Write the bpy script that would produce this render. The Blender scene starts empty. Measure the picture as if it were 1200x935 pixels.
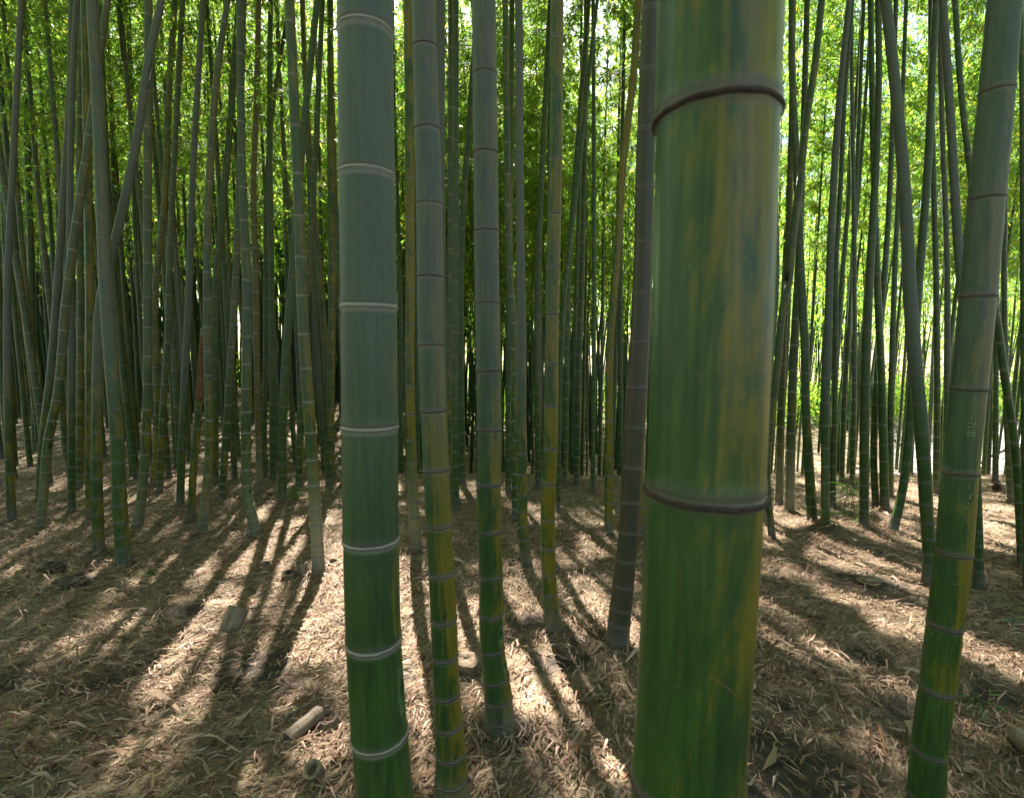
import bpy, math, random
import numpy as np
from mathutils import Vector, Matrix, Quaternion

rng = np.random.default_rng(7)
random.seed(7)
sc = bpy.context.scene
COL = sc.collection

# ------------------------------------------------------------------ camera model
PW, PH, F = 1200.0, 935.0, 600.0
HY = 405.0
PITCH = math.atan((PH / 2 - HY) / F)
EYE = 1.5
CAM = np.array([0.0, 0.0, EYE])
FWD = np.array([0, math.cos(PITCH), -math.sin(PITCH)])
UPV = np.array([0, math.sin(PITCH), math.cos(PITCH)])
RIGHT = np.array([1.0, 0, 0])

def ray(px, py):
    return FWD * F + RIGHT * (px - PW / 2) + UPV * (PH / 2 - py)

def on_plane(px, py, Y):
    d = ray(px, py)
    t = Y / d[1]
    return CAM + d * t, t

def project(p):
    v = np.asarray(p) - CAM
    dz = v @ FWD
    return PW / 2 + F * (v @ RIGHT) / dz, PH / 2 - F * (v @ UPV) / dz

# ------------------------------------------------------------------ terrain
def sstep(a, b, x):
    t = np.clip((x - a) / (b - a), 0, 1)
    return t * t * (3 - 2 * t)

def g_base(x, y):
    x = np.asarray(x, float); y = np.asarray(y, float)
    yy = np.maximum(y, -6.0)
    near = -0.068 * np.minimum(yy, 9.0)
    w = sstep(-7.0, -2.5, x)                      # the bank drops away in the middle and to the right
    q = np.maximum(yy - 7.7, 0)
    drop = -(0.27 * np.minimum(q, 9.0) * sstep(0, 1.2, q)) * w
    left = -0.02 * np.clip(yy - 9.0, 0, 30) * (1 - w)
    return near + drop + left

def g_bump(x, y):
    x = np.asarray(x, float); y = np.asarray(y, float)
    b = (0.020 * np.sin(1.7 * x + 0.6 * y + 0.4) * np.sin(1.3 * y - 0.5 * x + 1.1)
         + 0.012 * np.sin(4.1 * x - 2.2 * y + 2.0) * np.sin(3.7 * y + 1.9 * x)
         + 0.006 * np.sin(9.3 * x + 5.1 * y) * np.sin(8.1 * y - 4.7 * x + 0.7)
         + 0.0035 * np.sin(21 * x - 9 * y + 0.3) * np.sin(17 * y + 12 * x))
    return b
MOUNDS = []      # x, y, height, radius
def g(x, y):
    z = g_base(x, y) + g_bump(x, y)
    for (mx, my, h, s) in MOUNDS:
        z = z + h * np.exp(-((x - mx) ** 2 + (y - my) ** 2) / (2 * s * s))
    return z

def ground_at(px, py):
    d = ray(px, py); d = d / np.linalg.norm(d)
    t = 0.3
    while t < 60:
        p = CAM + d * t
        if p[2] < float(g_base(p[0], p[1])):
            lo, hi = t - 0.05, t
            for _ in range(20):
                m = (lo + hi) / 2
                p = CAM + d * m
                if p[2] < float(g_base(p[0], p[1])): hi = m
                else: lo = m
            p = CAM + d * hi
            return np.array([p[0], p[1], float(g_base(p[0], p[1]))])
        t += 0.05
    return CAM + d * 60

# ------------------------------------------------------------------ object helpers
def tag(o, label=None, cat=None, group=None, kind=None):
    if label: o['label'] = label
    if cat: o['category'] = cat
    if group: o['group'] = group
    if kind: o['kind'] = kind
    return o

def empty(name, loc, label=None, cat=None, group=None):
    o = bpy.data.objects.new(name, None)
    o.empty_display_size = 0.1
    COL.objects.link(o); o.location = loc
    return tag(o, label, cat, group)

def link_mesh(name, me, parent=None):
    o = bpy.data.objects.new(name, me)
    COL.objects.link(o)
    if parent is not None: o.parent = parent
    return o

def mesh_np(name, verts, faces_list, mats=(), smooth=True, mat_idx=None, attrs=None):
    """faces_list: list of (n,k) int arrays"""
    me = bpy.data.meshes.new(name)
    verts = np.asarray(verts, np.float32)
    me.vertices.add(len(verts)); me.vertices.foreach_set('co', verts.ravel())
    loops, starts, totals, off = [], [], [], 0
    for fa in faces_list:
        fa = np.asarray(fa, np.int32)
        if len(fa) == 0: continue
        k = fa.shape[1]
        loops.append(fa.ravel())
        starts.append(off + np.arange(len(fa), dtype=np.int32) * k)
        totals.append(np.full(len(fa), k, np.int32))
        off += fa.size
    loops = np.concatenate(loops); starts = np.concatenate(starts); totals = np.concatenate(totals)
    me.loops.add(len(loops)); me.loops.foreach_set('vertex_index', loops)
    me.polygons.add(len(starts))
    me.polygons.foreach_set('loop_start', starts)
    me.polygons.foreach_set('loop_total', totals)
    if smooth: me.polygons.foreach_set('use_smooth', np.ones(len(starts), bool))
    if mat_idx is not None: me.polygons.foreach_set('material_index', np.asarray(mat_idx, np.int32))
    for m in mats: me.materials.append(m)
    if attrs:
        for k, v in attrs.items():
            a = me.attributes.new(k, 'FLOAT', 'POINT')
            a.data.foreach_set('value', np.asarray(v, np.float32))
    me.update(calc_edges=True)
    me.validate()
    return me

def tube_arrays(centers, radii, seg, cap=True, base=0):
    c = np.asarray(centers, float); r = np.asarray(radii, float)
    n = len(c)
    t = np.gradient(c, axis=0); t /= np.linalg.norm(t, axis=1)[:, None] + 1e-12
    ref = np.array([1.0, 0, 0]) if abs(t[:, 0]).mean() < 0.8 else np.array([0, 0, 1.0])
    u = ref - t * (t @ ref)[:, None]; u /= np.linalg.norm(u, axis=1)[:, None]
    v = np.cross(t, u)
    a = np.linspace(0, 2 * np.pi, seg, endpoint=False)
    V = c[:, None, :] + r[:, None, None] * (np.cos(a)[None, :, None] * u[:, None, :] + np.sin(a)[None, :, None] * v[:, None, :])
    V = V.reshape(-1, 3)
    i = np.arange(n - 1)[:, None] * seg; j = np.arange(seg)[None, :]; j2 = (j + 1) % seg
    Q = np.stack([i + j, i + j2, i + seg + j2, i + seg + j], -1).reshape(-1, 4) + base
    T = np.zeros((0, 3), int)
    if cap:
        V = np.vstack([V, c[0], c[-1]])
        b0, b1 = n * seg, n * seg + 1
        jj = np.arange(seg); jn = (jj + 1) % seg
        T = np.vstack([np.stack([jn, jj, np.full(seg, b0)], -1),
                       np.stack([(n - 1) * seg + jj, (n - 1) * seg + jn, np.full(seg, b1)], -1)]) + base
    return V, Q, T

class MB:
    def __init__(s): s.V = []; s.Q = []; s.T = []; s.n = 0; s.mq = []; s.mt = []
    def tube(s, c, r, seg=8, mi=0, cap=True):
        if np.isscalar(r): r = [r] * len(c)
        V, Q, T = tube_arrays(c, r, seg, cap, s.n)
        s.V.append(V); s.Q.append(Q); s.T.append(T); s.n += len(V)
        s.mq += [mi] * len(Q); s.mt += [mi] * len(T)
    def raw(s, V, Q=None, T=None, mi=0):
        V = np.asarray(V, float)
        if Q is not None and len(Q): s.Q.append(np.asarray(Q) + s.n); s.mq += [mi] * len(Q)
        if T is not None and len(T): s.T.append(np.asarray(T) + s.n); s.mt += [mi] * len(T)
        s.V.append(V); s.n += len(V)
    def mesh(s, name, mats, smooth=True, attrs=None):
        V = np.vstack(s.V)
        Q = np.vstack(s.Q) if s.Q else np.zeros((0, 4), int)
        T = np.vstack(s.T) if s.T else np.zeros((0, 3), int)
        return mesh_np(name, V, [Q, T], mats, smooth, s.mq + s.mt, attrs)

# ------------------------------------------------------------------ materials
class NT:
    def __init__(s, name):
        s.m = bpy.data.materials.new(name); s.m.use_nodes = True
        s.t = s.m.node_tree; s.t.nodes.clear()
        s.out = s.t.nodes.new('ShaderNodeOutputMaterial')
    def n(s, ty, **k):
        nd = s.t.nodes.new(ty)
        for a, b in k.items(): setattr(nd, a, b)
        return nd
    def set(s, sock, v):
        if hasattr(v, 'is_output') or isinstance(v, bpy.types.NodeSocket): s.t.links.new(v, sock)
        else:
            if sock.type == 'RGBA' and len(v) == 3: v = (*v, 1)
            sock.default_value = v
    def math(s, op, a, b=None, c=None, clamp=False):
        nd = s.n('ShaderNodeMath', operation=op, use_clamp=clamp)
        s.set(nd.inputs[0], a)
        if b is not None: s.set(nd.inputs[1], b)
        if c is not None: s.set(nd.inputs[2], c)
        return nd.outputs[0]
    def smooth(s, a, b, x):
        nd = s.n('ShaderNodeMapRange', interpolation_type='SMOOTHSTEP')
        s.set(nd.inputs['Value'], x); nd.inputs['From Min'].default_value = a; nd.inputs['From Max'].default_value = b
        nd.inputs['To Min'].default_value = 0; nd.inputs['To Max'].default_value = 1
        if a > b:
            nd.inputs['From Min'].default_value = b; nd.inputs['From Max'].default_value = a
            nd.inputs['To Min'].default_value = 1; nd.inputs['To Max'].default_value = 0
        return nd.outputs[0]
    def mix(s, f, a, b, blend='MIX'):
        nd = s.n('ShaderNodeMix', data_type='RGBA', blend_type=blend)
        s.set(nd.inputs['Factor'], f); s.set(nd.inputs['A'], a); s.set(nd.inputs['B'], b)
        return nd.outputs['Result']
    def noise(s, vec, scale, detail=3, rough=0.55, dist=0.0):
        nd = s.n('ShaderNodeTexNoise'); s.set(nd.inputs['Vector'], vec)
        nd.inputs['Scale'].default_value = scale; nd.inputs['Detail'].default_value = detail
        nd.inputs['Roughness'].default_value = rough; nd.inputs['Distortion'].default_value = dist
        return nd.outputs['Fac']
    def vmath(s, op, a, b):
        nd = s.n('ShaderNodeVectorMath', operation=op); s.set(nd.inputs[0], a); s.set(nd.inputs[1], b)
        return nd.outputs[0]
    def ramp(s, f, stops, interp='LINEAR'):
        nd = s.n('ShaderNodeValToRGB'); s.set(nd.inputs[0], f)
        cr = nd.color_ramp; cr.interpolation = interp
        while len(cr.elements) < len(stops): cr.elements.new(0.5)
        for e, (p, c) in zip(cr.elements, stops): e.position = p; e.color = (*c, 1)
        return nd.outputs[0]
    def bump(s, h, dist, strength=1.0):
        nd = s.n('ShaderNodeBump'); s.set(nd.inputs['Height'], h)
        nd.inputs['Distance'].default_value = dist; nd.inputs['Strength'].default_value = strength
        return nd.outputs[0]
    def principled(s, col, rough=0.6, spec=0.4, normal=None, coat=0.0):
        p = s.n('ShaderNodeBsdfPrincipled')
        s.set(p.inputs['Base Color'], col); s.set(p.inputs['Roughness'], rough)
        s.set(p.inputs['Specular IOR Level'], spec)
        if coat: p.inputs['Coat Weight'].default_value = coat; p.inputs['Coat Roughness'].default_value = 0.25
        if normal is not None: s.t.links.new(normal, p.inputs['Normal'])
        return p
    def done(s, sh):
        s.t.links.new(sh if isinstance(sh, bpy.types.NodeSocket) else sh.outputs[0], s.out.inputs[0]); return s.m

def mat_culm():
    b = NT('bamboo_skin')
    oi = b.n('ShaderNodeObjectInfo')
    sep = b.n('ShaderNodeSeparateColor'); b.t.links.new(oi.outputs['Color'], sep.inputs[0])
    yel, bloom_sky, bro = sep.outputs[0], sep.outputs[1], sep.outputs[2]
    band = oi.outputs['Alpha']
    seed = b.n('ShaderNodeAttribute', attribute_type='OBJECT', attribute_name='seed').outputs['Fac']
    hh = b.n('ShaderNodeAttribute', attribute_name='hh').outputs['Fac']
    dn = b.n('ShaderNodeAttribute', attribute_name='dn').outputs['Fac']
    nid = b.n('ShaderNodeAttribute', attribute_name='nid').outputs['Fac']
    tc = b.n('ShaderNodeTexCoord').outputs['Object']
    comb = b.n('ShaderNodeCombineXYZ')
    b.set(comb.inputs[0], b.math('MULTIPLY', seed, 13.1)); b.set(comb.inputs[1], b.math('MULTIPLY', seed, 7.7)); b.set(comb.inputs[2], b.math('MULTIPLY', seed, 3.3))
    v = b.vmath('ADD', tc, comb.outputs[0])
    vb = b.vmath('MULTIPLY', v, (1, 1, 0.32))
    vs = b.vmath('MULTIPLY', v, (1, 1, 0.05))
    vm = b.vmath('MULTIPLY', v, (1, 1, 0.5))
    blotch = b.noise(vb, 15, 6, 0.70, 0.5)
    streak = b.noise(vs, 120, 4, 0.6)
    fine = b.noise(vs, 420, 2, 0.5)
    big = b.noise(vb, 3.0, 2, 0.5)
    speck = b.noise(vm, 95, 3, 0.6)
    wn = b.n('ShaderNodeTexWhiteNoise', noise_dimensions='1D'); b.set(wn.inputs['W'], b.math('ADD', nid, b.math('MULTIPLY', seed, 31.0)))
    inode = wn.outputs['Value']
    nrm = b.n('ShaderNodeNewGeometry').outputs['Normal']
    sx = b.n('ShaderNodeSeparateXYZ'); b.t.links.new(nrm, sx.inputs[0])
    # living green
    gmix = b.math('ADD', b.math('MULTIPLY', streak, 0.55), b.math('MULTIPLY', blotch, 0.55), clamp=True)
    gmix = b.smooth(0.30, 0.78, gmix)
    green = b.mix(gmix, (0.009, 0.031, 0.005), (0.049, 0.108, 0.015))
    green = b.mix(b.math('MULTIPLY', inode, 0.5), green, b.mix(0.5, green, (0.026, 0.064, 0.020)))
    # yellowed streaks, more on the weathered side and low down
    yv = b.math('ADD', b.math('MULTIPLY', blotch, 0.75), b.math('MULTIPLY', streak, 0.30))
    yv = b.math('ADD', yv, b.math('MULTIPLY', big, 0.30))
    yv = b.math('ADD', yv, b.math('MULTIPLY', sx.outputs[0], 0.14))
    yv = b.math('ADD', yv, b.math('MULTIPLY', b.math('SUBTRACT', inode, 0.5), 0.13))
    yv = b.math('ADD', yv, b.math('MULTIPLY', b.math('SUBTRACT', yel, 0.5), 0.62))
    yf = b.smooth(0.66, 0.83, yv)
    yellow = b.mix(streak, (0.100, 0.078, 0.003), (0.225, 0.160, 0.006))
    col = b.mix(b.math('MULTIPLY', yf, 0.9), green, yellow)
    dash = b.smooth(0.60, 0.72, b.noise(b.vmath('MULTIPLY', v, (1, 1, 0.16)), 170, 3, 0.6))
    col = b.mix(b.math('MULTIPLY', dash, b.math('MULTIPLY', b.smooth(0.45, 0.72, yv), 0.55)), col, (0.165, 0.118, 0.010))
    dk = b.smooth(0.58, 0.74, b.noise(b.vmath('MULTIPLY', v, (1, 1, 0.10)), 90, 4, 0.65))
    col = b.mix(b.math('MULTIPLY', dk, 0.55), col, (0.018, 0.040, 0.006))
    fib = b.smooth(0.38, 0.68, b.noise(vs, 520, 3, 0.7))
    col = b.mix(b.math('MULTIPLY', fib, 0.48), col, b.mix(0.5, col, (0.005, 0.012, 0.002)))
    dust = b.smooth(0.66, 0.74, b.noise(b.vmath('MULTIPLY', v, (1, 1, 0.6)), 240, 2, 0.6))
    col = b.mix(b.math('MULTIPLY', dust, 0.5), col, (0.13, 0.13, 0.085))
    # grey waxy bloom plus reflected sky, both put into the upper culm's colour
    bh = b.smooth(0.85, 2.0, hh)
    bf = b.math('MULTIPLY', bloom_sky, b.math('ADD', 0.07, b.math('MULTIPLY', bh, 0.93)))
    bf = b.math('MULTIPLY', bf, b.math('ADD', 0.62, b.math('MULTIPLY', b.math('ADD', speck, b.math('MULTIPLY', big, 0.7)), 0.45)), clamp=True)
    bloom_skyc = b.mix(streak, (0.062, 0.075, 0.066), (0.110, 0.121, 0.111))
    col = b.mix(bf, col, bloom_skyc)
    # dead grey brown
    brf = b.math('MULTIPLY', bro, b.math('ADD', 0.55, b.math('MULTIPLY', blotch, 0.8)), clamp=True)
    brc = b.mix(speck, (0.030, 0.024, 0.016), (0.074, 0.060, 0.040))
    col = b.mix(brf, col, brc)
    # bleached straw coloured foot on some culms
    tanv = b.n('ShaderNodeAttribute', attribute_type='OBJECT', attribute_name='straw').outputs['Fac']
    tf = b.math('MULTIPLY', tanv, b.smooth(1.35, 0.35, b.math('ADD', hh, b.math('MULTIPLY', blotch, 0.5))))
    col = b.mix(b.math('MULTIPLY', tf, b.math('ADD', 0.55, b.math('MULTIPLY', streak, 0.55)), clamp=True), col, b.mix(blotch, (0.20, 0.165, 0.095), (0.34, 0.295, 0.20)))
    # soil and lichen at the foot
    ff = b.math('MULTIPLY', b.smooth(0.26, 0.03, hh), b.smooth(0.30, 0.56, b.math('ADD', b.math('MULTIPLY', blotch, 0.6), b.math('MULTIPLY', speck, 0.4))))
    foot = b.mix(blotch, (0.050, 0.040, 0.030), (0.155, 0.140, 0.115))
    col = b.mix(b.math('MULTIPLY', ff, 0.92), col, foot)
    # pale ring of wax under each node, scar line at the node
    below = b.math('MULTIPLY', b.smooth(-0.019, -0.006, dn), b.smooth(0.001, -0.002, dn))
    wf = b.math('MULTIPLY', below, b.math('ADD', 0.35, b.math('MULTIPLY', speck, 0.9)))
    wf = b.math('MULTIPLY', wf, band, clamp=True)
    col = b.mix(wf, col, (0.27, 0.265, 0.23))
    above = b.math('MULTIPLY', b.smooth(0.020, 0.006, dn), b.smooth(-0.001, 0.002, dn))
    col = b.mix(b.math('MULTIPLY', above, 0.45), col, b.mix(0.5, col, (0.060, 0.060, 0.050)))
    edge = b.math('MULTIPLY', b.smooth(0.011, 0.007, b.math('ABSOLUTE', dn)), b.math('ADD', 0.25, b.math('MULTIPLY', speck, 0.5)))
    col = b.mix(edge, col, (0.105, 0.100, 0.085))
    line = b.smooth(0.0045, 0.0015, b.math('ABSOLUTE', b.math('ADD', dn, 0.0015)))
    linec = b.mix(band, (0.055, 0.036, 0.026), (0.30, 0.27, 0.22))
    col = b.mix(b.math('MULTIPLY', line, 0.85), col, linec)
    # small dark nicks
    nick = b.smooth(0.73, 0.80, b.noise(v, 55, 2, 0.7))
    col = b.mix(b.math('MULTIPLY', nick, 0.7), col, (0.05, 0.04, 0.028))
    rough = b.math('ADD', 0.30, b.math('MULTIPLY', bf, 0.26))
    rough = b.math('ADD', rough, b.math('MULTIPLY', speck, 0.12))
    hgt = b.math('ADD', b.math('MULTIPLY', streak, 0.6), b.math('ADD', b.math('MULTIPLY', fine, 0.25), b.math('MULTIPLY', speck, 0.3)))
    p = b.principled(col, rough, 0.28, b.bump(hgt, 0.0009, 0.8))
    return b.done(p)

def mat_simple(name, c1, c2, scale=30, rough=0.75, spec=0.3, bump=0.002, stretch=(1, 1, 1)):
    b = NT(name)
    tc = b.n('ShaderNodeTexCoord').outputs['Object']
    v = b.vmath('MULTIPLY', tc, stretch)
    n1 = b.noise(v, scale, 4, 0.6)
    n2 = b.noise(v, scale * 4, 3, 0.6)
    f = b.smooth(0.3, 0.7, b.math('ADD', b.math('MULTIPLY', n1, 0.65), b.math('MULTIPLY', n2, 0.35)))
    p = b.principled(b.mix(f, c1, c2), rough, spec, b.bump(b.math('ADD', n1, b.math('MULTIPLY', n2, 0.5)), bump))
    return b.done(p)

def mat_leaf(name, stops, trans, tfac=0.5, rough=0.45):
    b = NT(name)
    geo = b.n('ShaderNodeNewGeometry')
    rnd = geo.outputs['Random Per Island']
    oi = b.n('ShaderNodeObjectInfo')
    r2 = b.math('FRACT', b.math('ADD', rnd, b.math('MULTIPLY', oi.outputs['Random'], 0.35)))
    col = b.ramp(r2, stops)
    d = b.principled(col, rough, 0.35)
    t = b.n('ShaderNodeBsdfTranslucent')
    b.set(t.inputs['Color'], b.ramp(r2, trans))
    mx = b.n('ShaderNodeMixShader'); mx.inputs[0].default_value = tfac
    b.t.links.new(d.outputs[0], mx.inputs[1]); b.t.links.new(t.outputs[0], mx.inputs[2])
    return b.done(mx)

M_CULM = mat_culm()
M_FARCULM = mat_simple('distant_culm', (0.016, 0.040, 0.016), (0.040, 0.080, 0.028), 1.2, 0.6, 0.2, 0.001, (1, 1, 0.4))
M_RING = mat_simple('node_scar_brown', (0.020, 0.012, 0.010), (0.066, 0.040, 0.032), 80, 0.8, 0.2, 0.001)
M_RINGP = mat_simple('node_scar_pale', (0.16, 0.145, 0.11), (0.30, 0.275, 0.22), 80, 0.8, 0.2, 0.001)
M_LEAF = mat_leaf('bamboo_leaf',
                  [(0.0, (0.030, 0.085, 0.012)), (0.4, (0.050, 0.115, 0.016)), (0.8, (0.080, 0.135, 0.018)), (1.0, (0.120, 0.130, 0.020))],
                  [(0.0, (0.12, 0.32, 0.03)), (0.4, (0.21, 0.42, 0.035)), (0.75, (0.34, 0.48, 0.04)), (1.0, (0.54, 0.48, 0.06))], 0.62)
M_TWIG = mat_simple('bamboo_twig', (0.045, 0.075, 0.022), (0.11, 0.12, 0.04), 8, 0.6)
M_LITTER = mat_leaf('dry_bamboo_leaf',
                    [(0.0, (0.075, 0.037, 0.021)), (0.3, (0.155, 0.083, 0.046)), (0.58, (0.265, 0.160, 0.098)), (0.82, (0.45, 0.305, 0.220)), (0.91, (0.31, 0.202, 0.128)), (0.96, (0.13, 0.135, 0.05)), (1.0, (0.26, 0.085, 0.032))],
                    [(0.0, (0.12, 0.065, 0.03)), (0.5, (0.28, 0.17, 0.085)), (0.85, (0.34, 0.22, 0.12)), (1.0, (0.20, 0.20, 0.06))], 0.2, 0.75)
M_CUT = mat_simple('cut_dead_bamboo', (0.085, 0.057, 0.036), (0.23, 0.165, 0.11), 25, 0.7, 0.3, 0.002, (1, 1, 0.25))
M_CUTIN = mat_simple('cut_bamboo_inside', (0.09, 0.065, 0.04), (0.24, 0.18, 0.11), 40, 0.8)
M_STUMP = mat_simple('rotting_stump', (0.085, 0.055, 0.035), (0.26, 0.185, 0.12), 22, 0.85, 0.2, 0.004)
M_ORANGE = mat_simple('rusty_sheath', (0.070, 0.034, 0.016), (0.165, 0.080, 0.038), 20, 0.75, 0.2, 0.002, (1, 1, 0.2))
M_SOIL = mat_simple('dark_soil', (0.030, 0.021, 0.014), (0.10, 0.072, 0.048), 24, 0.9, 0.2, 0.006)
M_STICK = mat_simple('dead_stick', (0.07, 0.05, 0.035), (0.22, 0.17, 0.12), 30, 0.8)
M_SEED = mat_leaf('seedling_leaf', [(0, (0.045, 0.13, 0.02)), (1, (0.09, 0.19, 0.03))], [(0, (0.14, 0.36, 0.03)), (1, (0.24, 0.46, 0.05))], 0.4)
M_SEEDB = mat_leaf('seedling_leaf_blue', [(0, (0.08, 0.17, 0.10)), (1, (0.14, 0.24, 0.15))], [(0, (0.12, 0.26, 0.12)), (1, (0.18, 0.32, 0.16))], 0.3)
M_SCRATCH = mat_simple('scratched_skin', (0.17, 0.22, 0.10), (0.28, 0.31, 0.17), 60, 0.8)
M_SCAR = mat_simple('gouged_skin', (0.10, 0.05, 0.02), (0.26, 0.17, 0.05), 120, 0.8)
M_BARK = mat_simple('bare_shrub_bark', (0.045, 0.035, 0.03), (0.10, 0.085, 0.075), 30, 0.85)

def mat_ground():
    b = NT('forest_floor')
    tc = b.n('ShaderNodeTexCoord').outputs['Object']
    soil = b.n('ShaderNodeAttribute', attribute_name='soil').outputs['Fac']
    pale = b.n('ShaderNodeAttribute', attribute_name='pale').outputs['Fac']
    n1 = b.noise(tc, 1.6, 4, 0.6); n2 = b.noise(tc, 18, 4, 0.65); n3 = b.noise(tc, 75, 3, 0.65, 1.0)
    vor = b.n('ShaderNodeTexVoronoi', feature='F1'); b.set(vor.inputs['Vector'], b.vmath('MULTIPLY', tc, (1, 0.6, 1))); vor.inputs['Scale'].default_value = 45; 
    f = b.math('ADD', b.math('MULTIPLY', n2, 0.35), b.math('ADD', b.math('MULTIPLY', n3, 0.45), b.math('MULTIPLY', n1, 0.2)))
    col = b.ramp(f, [(0.28, (0.035, 0.024, 0.016)), (0.45, (0.115, 0.080, 0.048)), (0.58, (0.20, 0.150, 0.088)), (0.75, (0.30, 0.245, 0.155))])
    sepc = b.n('ShaderNodeSeparateColor'); b.t.links.new(vor.outputs['Color'], sepc.inputs[0])
    col = b.mix(b.math('MULTIPLY', sepc.outputs[0], 0.35), col, (0.26, 0.20, 0.12))
    sc_ = b.ramp(n2, [(0.3, (0.014, 0.010, 0.008)), (0.7, (0.055, 0.040, 0.029))])
    col = b.mix(b.math('MULTIPLY', soil, 0.9), col, sc_)
    pc = b.mix(b.noise(tc, 0.4, 4), (0.27, 0.25, 0.25), (0.40, 0.375, 0.375))
    col = b.mix(pale, col, pc)
    h = b.math('ADD', b.math('MULTIPLY', n2, 0.6), b.math('MULTIPLY', n3, 0.4))
    p = b.principled(col, 0.85, 0.2, b.bump(h, 0.03, 0.9))
    return b.done(p)
M_GROUND = mat_ground()

# ------------------------------------------------------------------ sun direction
az = np.array([(462 - 600) / 600.0, 1.0]); az /= np.linalg.norm(az)
SUN_EL = math.radians(50)
SUN = np.array([az[0] * math.cos(SUN_EL), az[1] * math.cos(SUN_EL), math.sin(SUN_EL)])

# gaps in the canopy: patches of floor the sun reaches (picture corners on the floor, share of the leaves left in the way)
GAPS = [
 ([(322, 612), (350, 612), (345, 634), (312, 634)], .05), ([(282, 640), (318, 636), (312, 668), (272, 668)], .05), ([(322, 642), (358, 636), (356, 690), (312, 690)], .0),
 ([(366, 676), (412, 655), (412, 765), (366, 765)], .0), ([(318, 700), (362, 690), (356, 770), (300, 776)], .05), ([(232, 690), (275, 682), (275, 708), (232, 712)], .2),
 ([(196, 650), (252, 648), (252, 684), (190, 684)], .25), ([(204, 728), (250, 720), (246, 760), (200, 764)], .4), ([(132, 716), (180, 714), (176, 736), (128, 738)], .4),
 ([(172, 788), (214, 786), (208, 822), (164, 826)], .2), ([(170, 842), (198, 840), (190, 880), (158, 882)], .6), ([(116, 892), (166, 888), (160, 930), (106, 934)], .3),
 ([(346, 850), (404, 854), (404, 888), (360, 892)], .6), ([(-5, 664), (22, 662), (22, 676), (-5, 678)], .3), ([(106, 662), (138, 660), (138, 674), (104, 676)], .4), ([(0, 760), (30, 758), (24, 776), (-5, 778)], .5),
 ([(374, 640), (406, 640), (408, 668), (374, 668)], .1), ([(366, 600), (420, 596), (412, 636), (376, 640)], .25), ([(292, 598), (312, 598), (308, 610), (286, 610)], .2),
 ([(462, 664), (488, 664), (492, 712), (464, 712)], .05), ([(464, 716), (500, 716), (502, 796), (464, 796)], .0), ([(534, 710), (566, 710), (572, 776), (538, 776)], .1),
 ([(476, 816), (510, 816), (510, 920), (478, 920)], .5), ([(584, 660), (642, 660), (640, 718), (590, 718)], .3), ([(652, 684), (706, 682), (716, 752), (664, 746)], .08),
 ([(682, 628), (726, 628), (730, 650), (690, 650)], .12), ([(650, 644), (684, 644), (688, 664), (654, 664)], .25), ([(594, 764), (646, 762), (676, 834), (612, 836)], .03), ([(734, 724), (760, 724), (756, 786), (728, 786)], .1),
 ([(708, 880), (744, 880), (740, 906), (708, 906)], .3), ([(600, 590), (660, 588), (650, 612), (606, 612)], .3), ([(668, 596), (720, 594), (712, 614), (672, 616)], .35),
 ([(904, 600), (950, 604), (952, 618), (904, 616)], .0), ([(886, 618), (912, 618), (916, 640), (886, 640)], .1), ([(960, 632), (1082, 664), (1082, 694), (956, 654)], .08), ([(884, 646), (958, 676), (956, 688), (884, 668)], .35),
 ([(1004, 706), (1082, 718), (1084, 746), (1038, 732)], .1), ([(966, 690), (1010, 702), (1008, 712), (962, 704)], .3), ([(996, 622), (1076, 630), (1078, 640), (1000, 632)], .1), ([(950, 606), (1000, 612), (1000, 622), (952, 618)], .1),
 ([(1040, 608), (1064, 608), (1068, 622), (1036, 622)], .05), ([(952, 754), (1006, 774), (1004, 786), (950, 770)], .35), ([(1020, 866), (1066, 888), (1064, 902), (1018, 884)], .25),
 ([(1128, 744), (1206, 780), (1206, 802), (1128, 764)], .05), ([(1150, 610), (1206, 616), (1206, 624), (1150, 618)], .15), ([(1150, 632), (1206, 642), (1206, 652), (1150, 642)], .15), ([(1152, 590), (1190, 592), (1190, 598), (1152, 598)], .2),
 ([(1100, 890), (1170, 925), (1170, 945), (1096, 910)], .4), ([(884, 700), (940, 730), (940, 742), (884, 716)], .45),
 ([(16, 528), (44, 528), (40, 552), (12, 552)], .1), ([(54, 558), (82, 556), (80, 574), (52, 576)], .1), ([(96, 566), (128, 566), (126, 576), (94, 576)], .3), ([(206, 560), (236, 560), (232, 590), (206, 592)], .25), ([(140, 575), (180, 575), (176, 590), (140, 590)], .4),
 ([(540, 566), (600, 566), (596, 582), (540, 584)], .35), ([(1060, 578), (1100, 578), (1100, 590), (1056, 590)], .2)]
def grow(poly, d):
    P = np.array(poly); c = P.mean(0); v = P - c
    return [tuple(q) for q in c + v * (1 + d / (np.linalg.norm(v, axis=1, keepdims=True) + 1e-6))]
GAPP = [(grow([ground_at(*q)[:2] for q in poly], 0.11 if k < 0.2 else 0.05), k * 0.5) for poly, k in GAPS]

def in_poly(P, poly):
    x, y = P[:, 0], P[:, 1]; ins = np.zeros(len(P), bool); n = len(poly)
    for a in range(n):
        x1, y1 = poly[a]; x2, y2 = poly[(a + 1) % n]
        c = (y1 > y) != (y2 > y)
        ins ^= c & (x < (x2 - x1) * (y - y1) / (y2 - y1 + 1e-12) + x1)
    return ins

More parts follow.
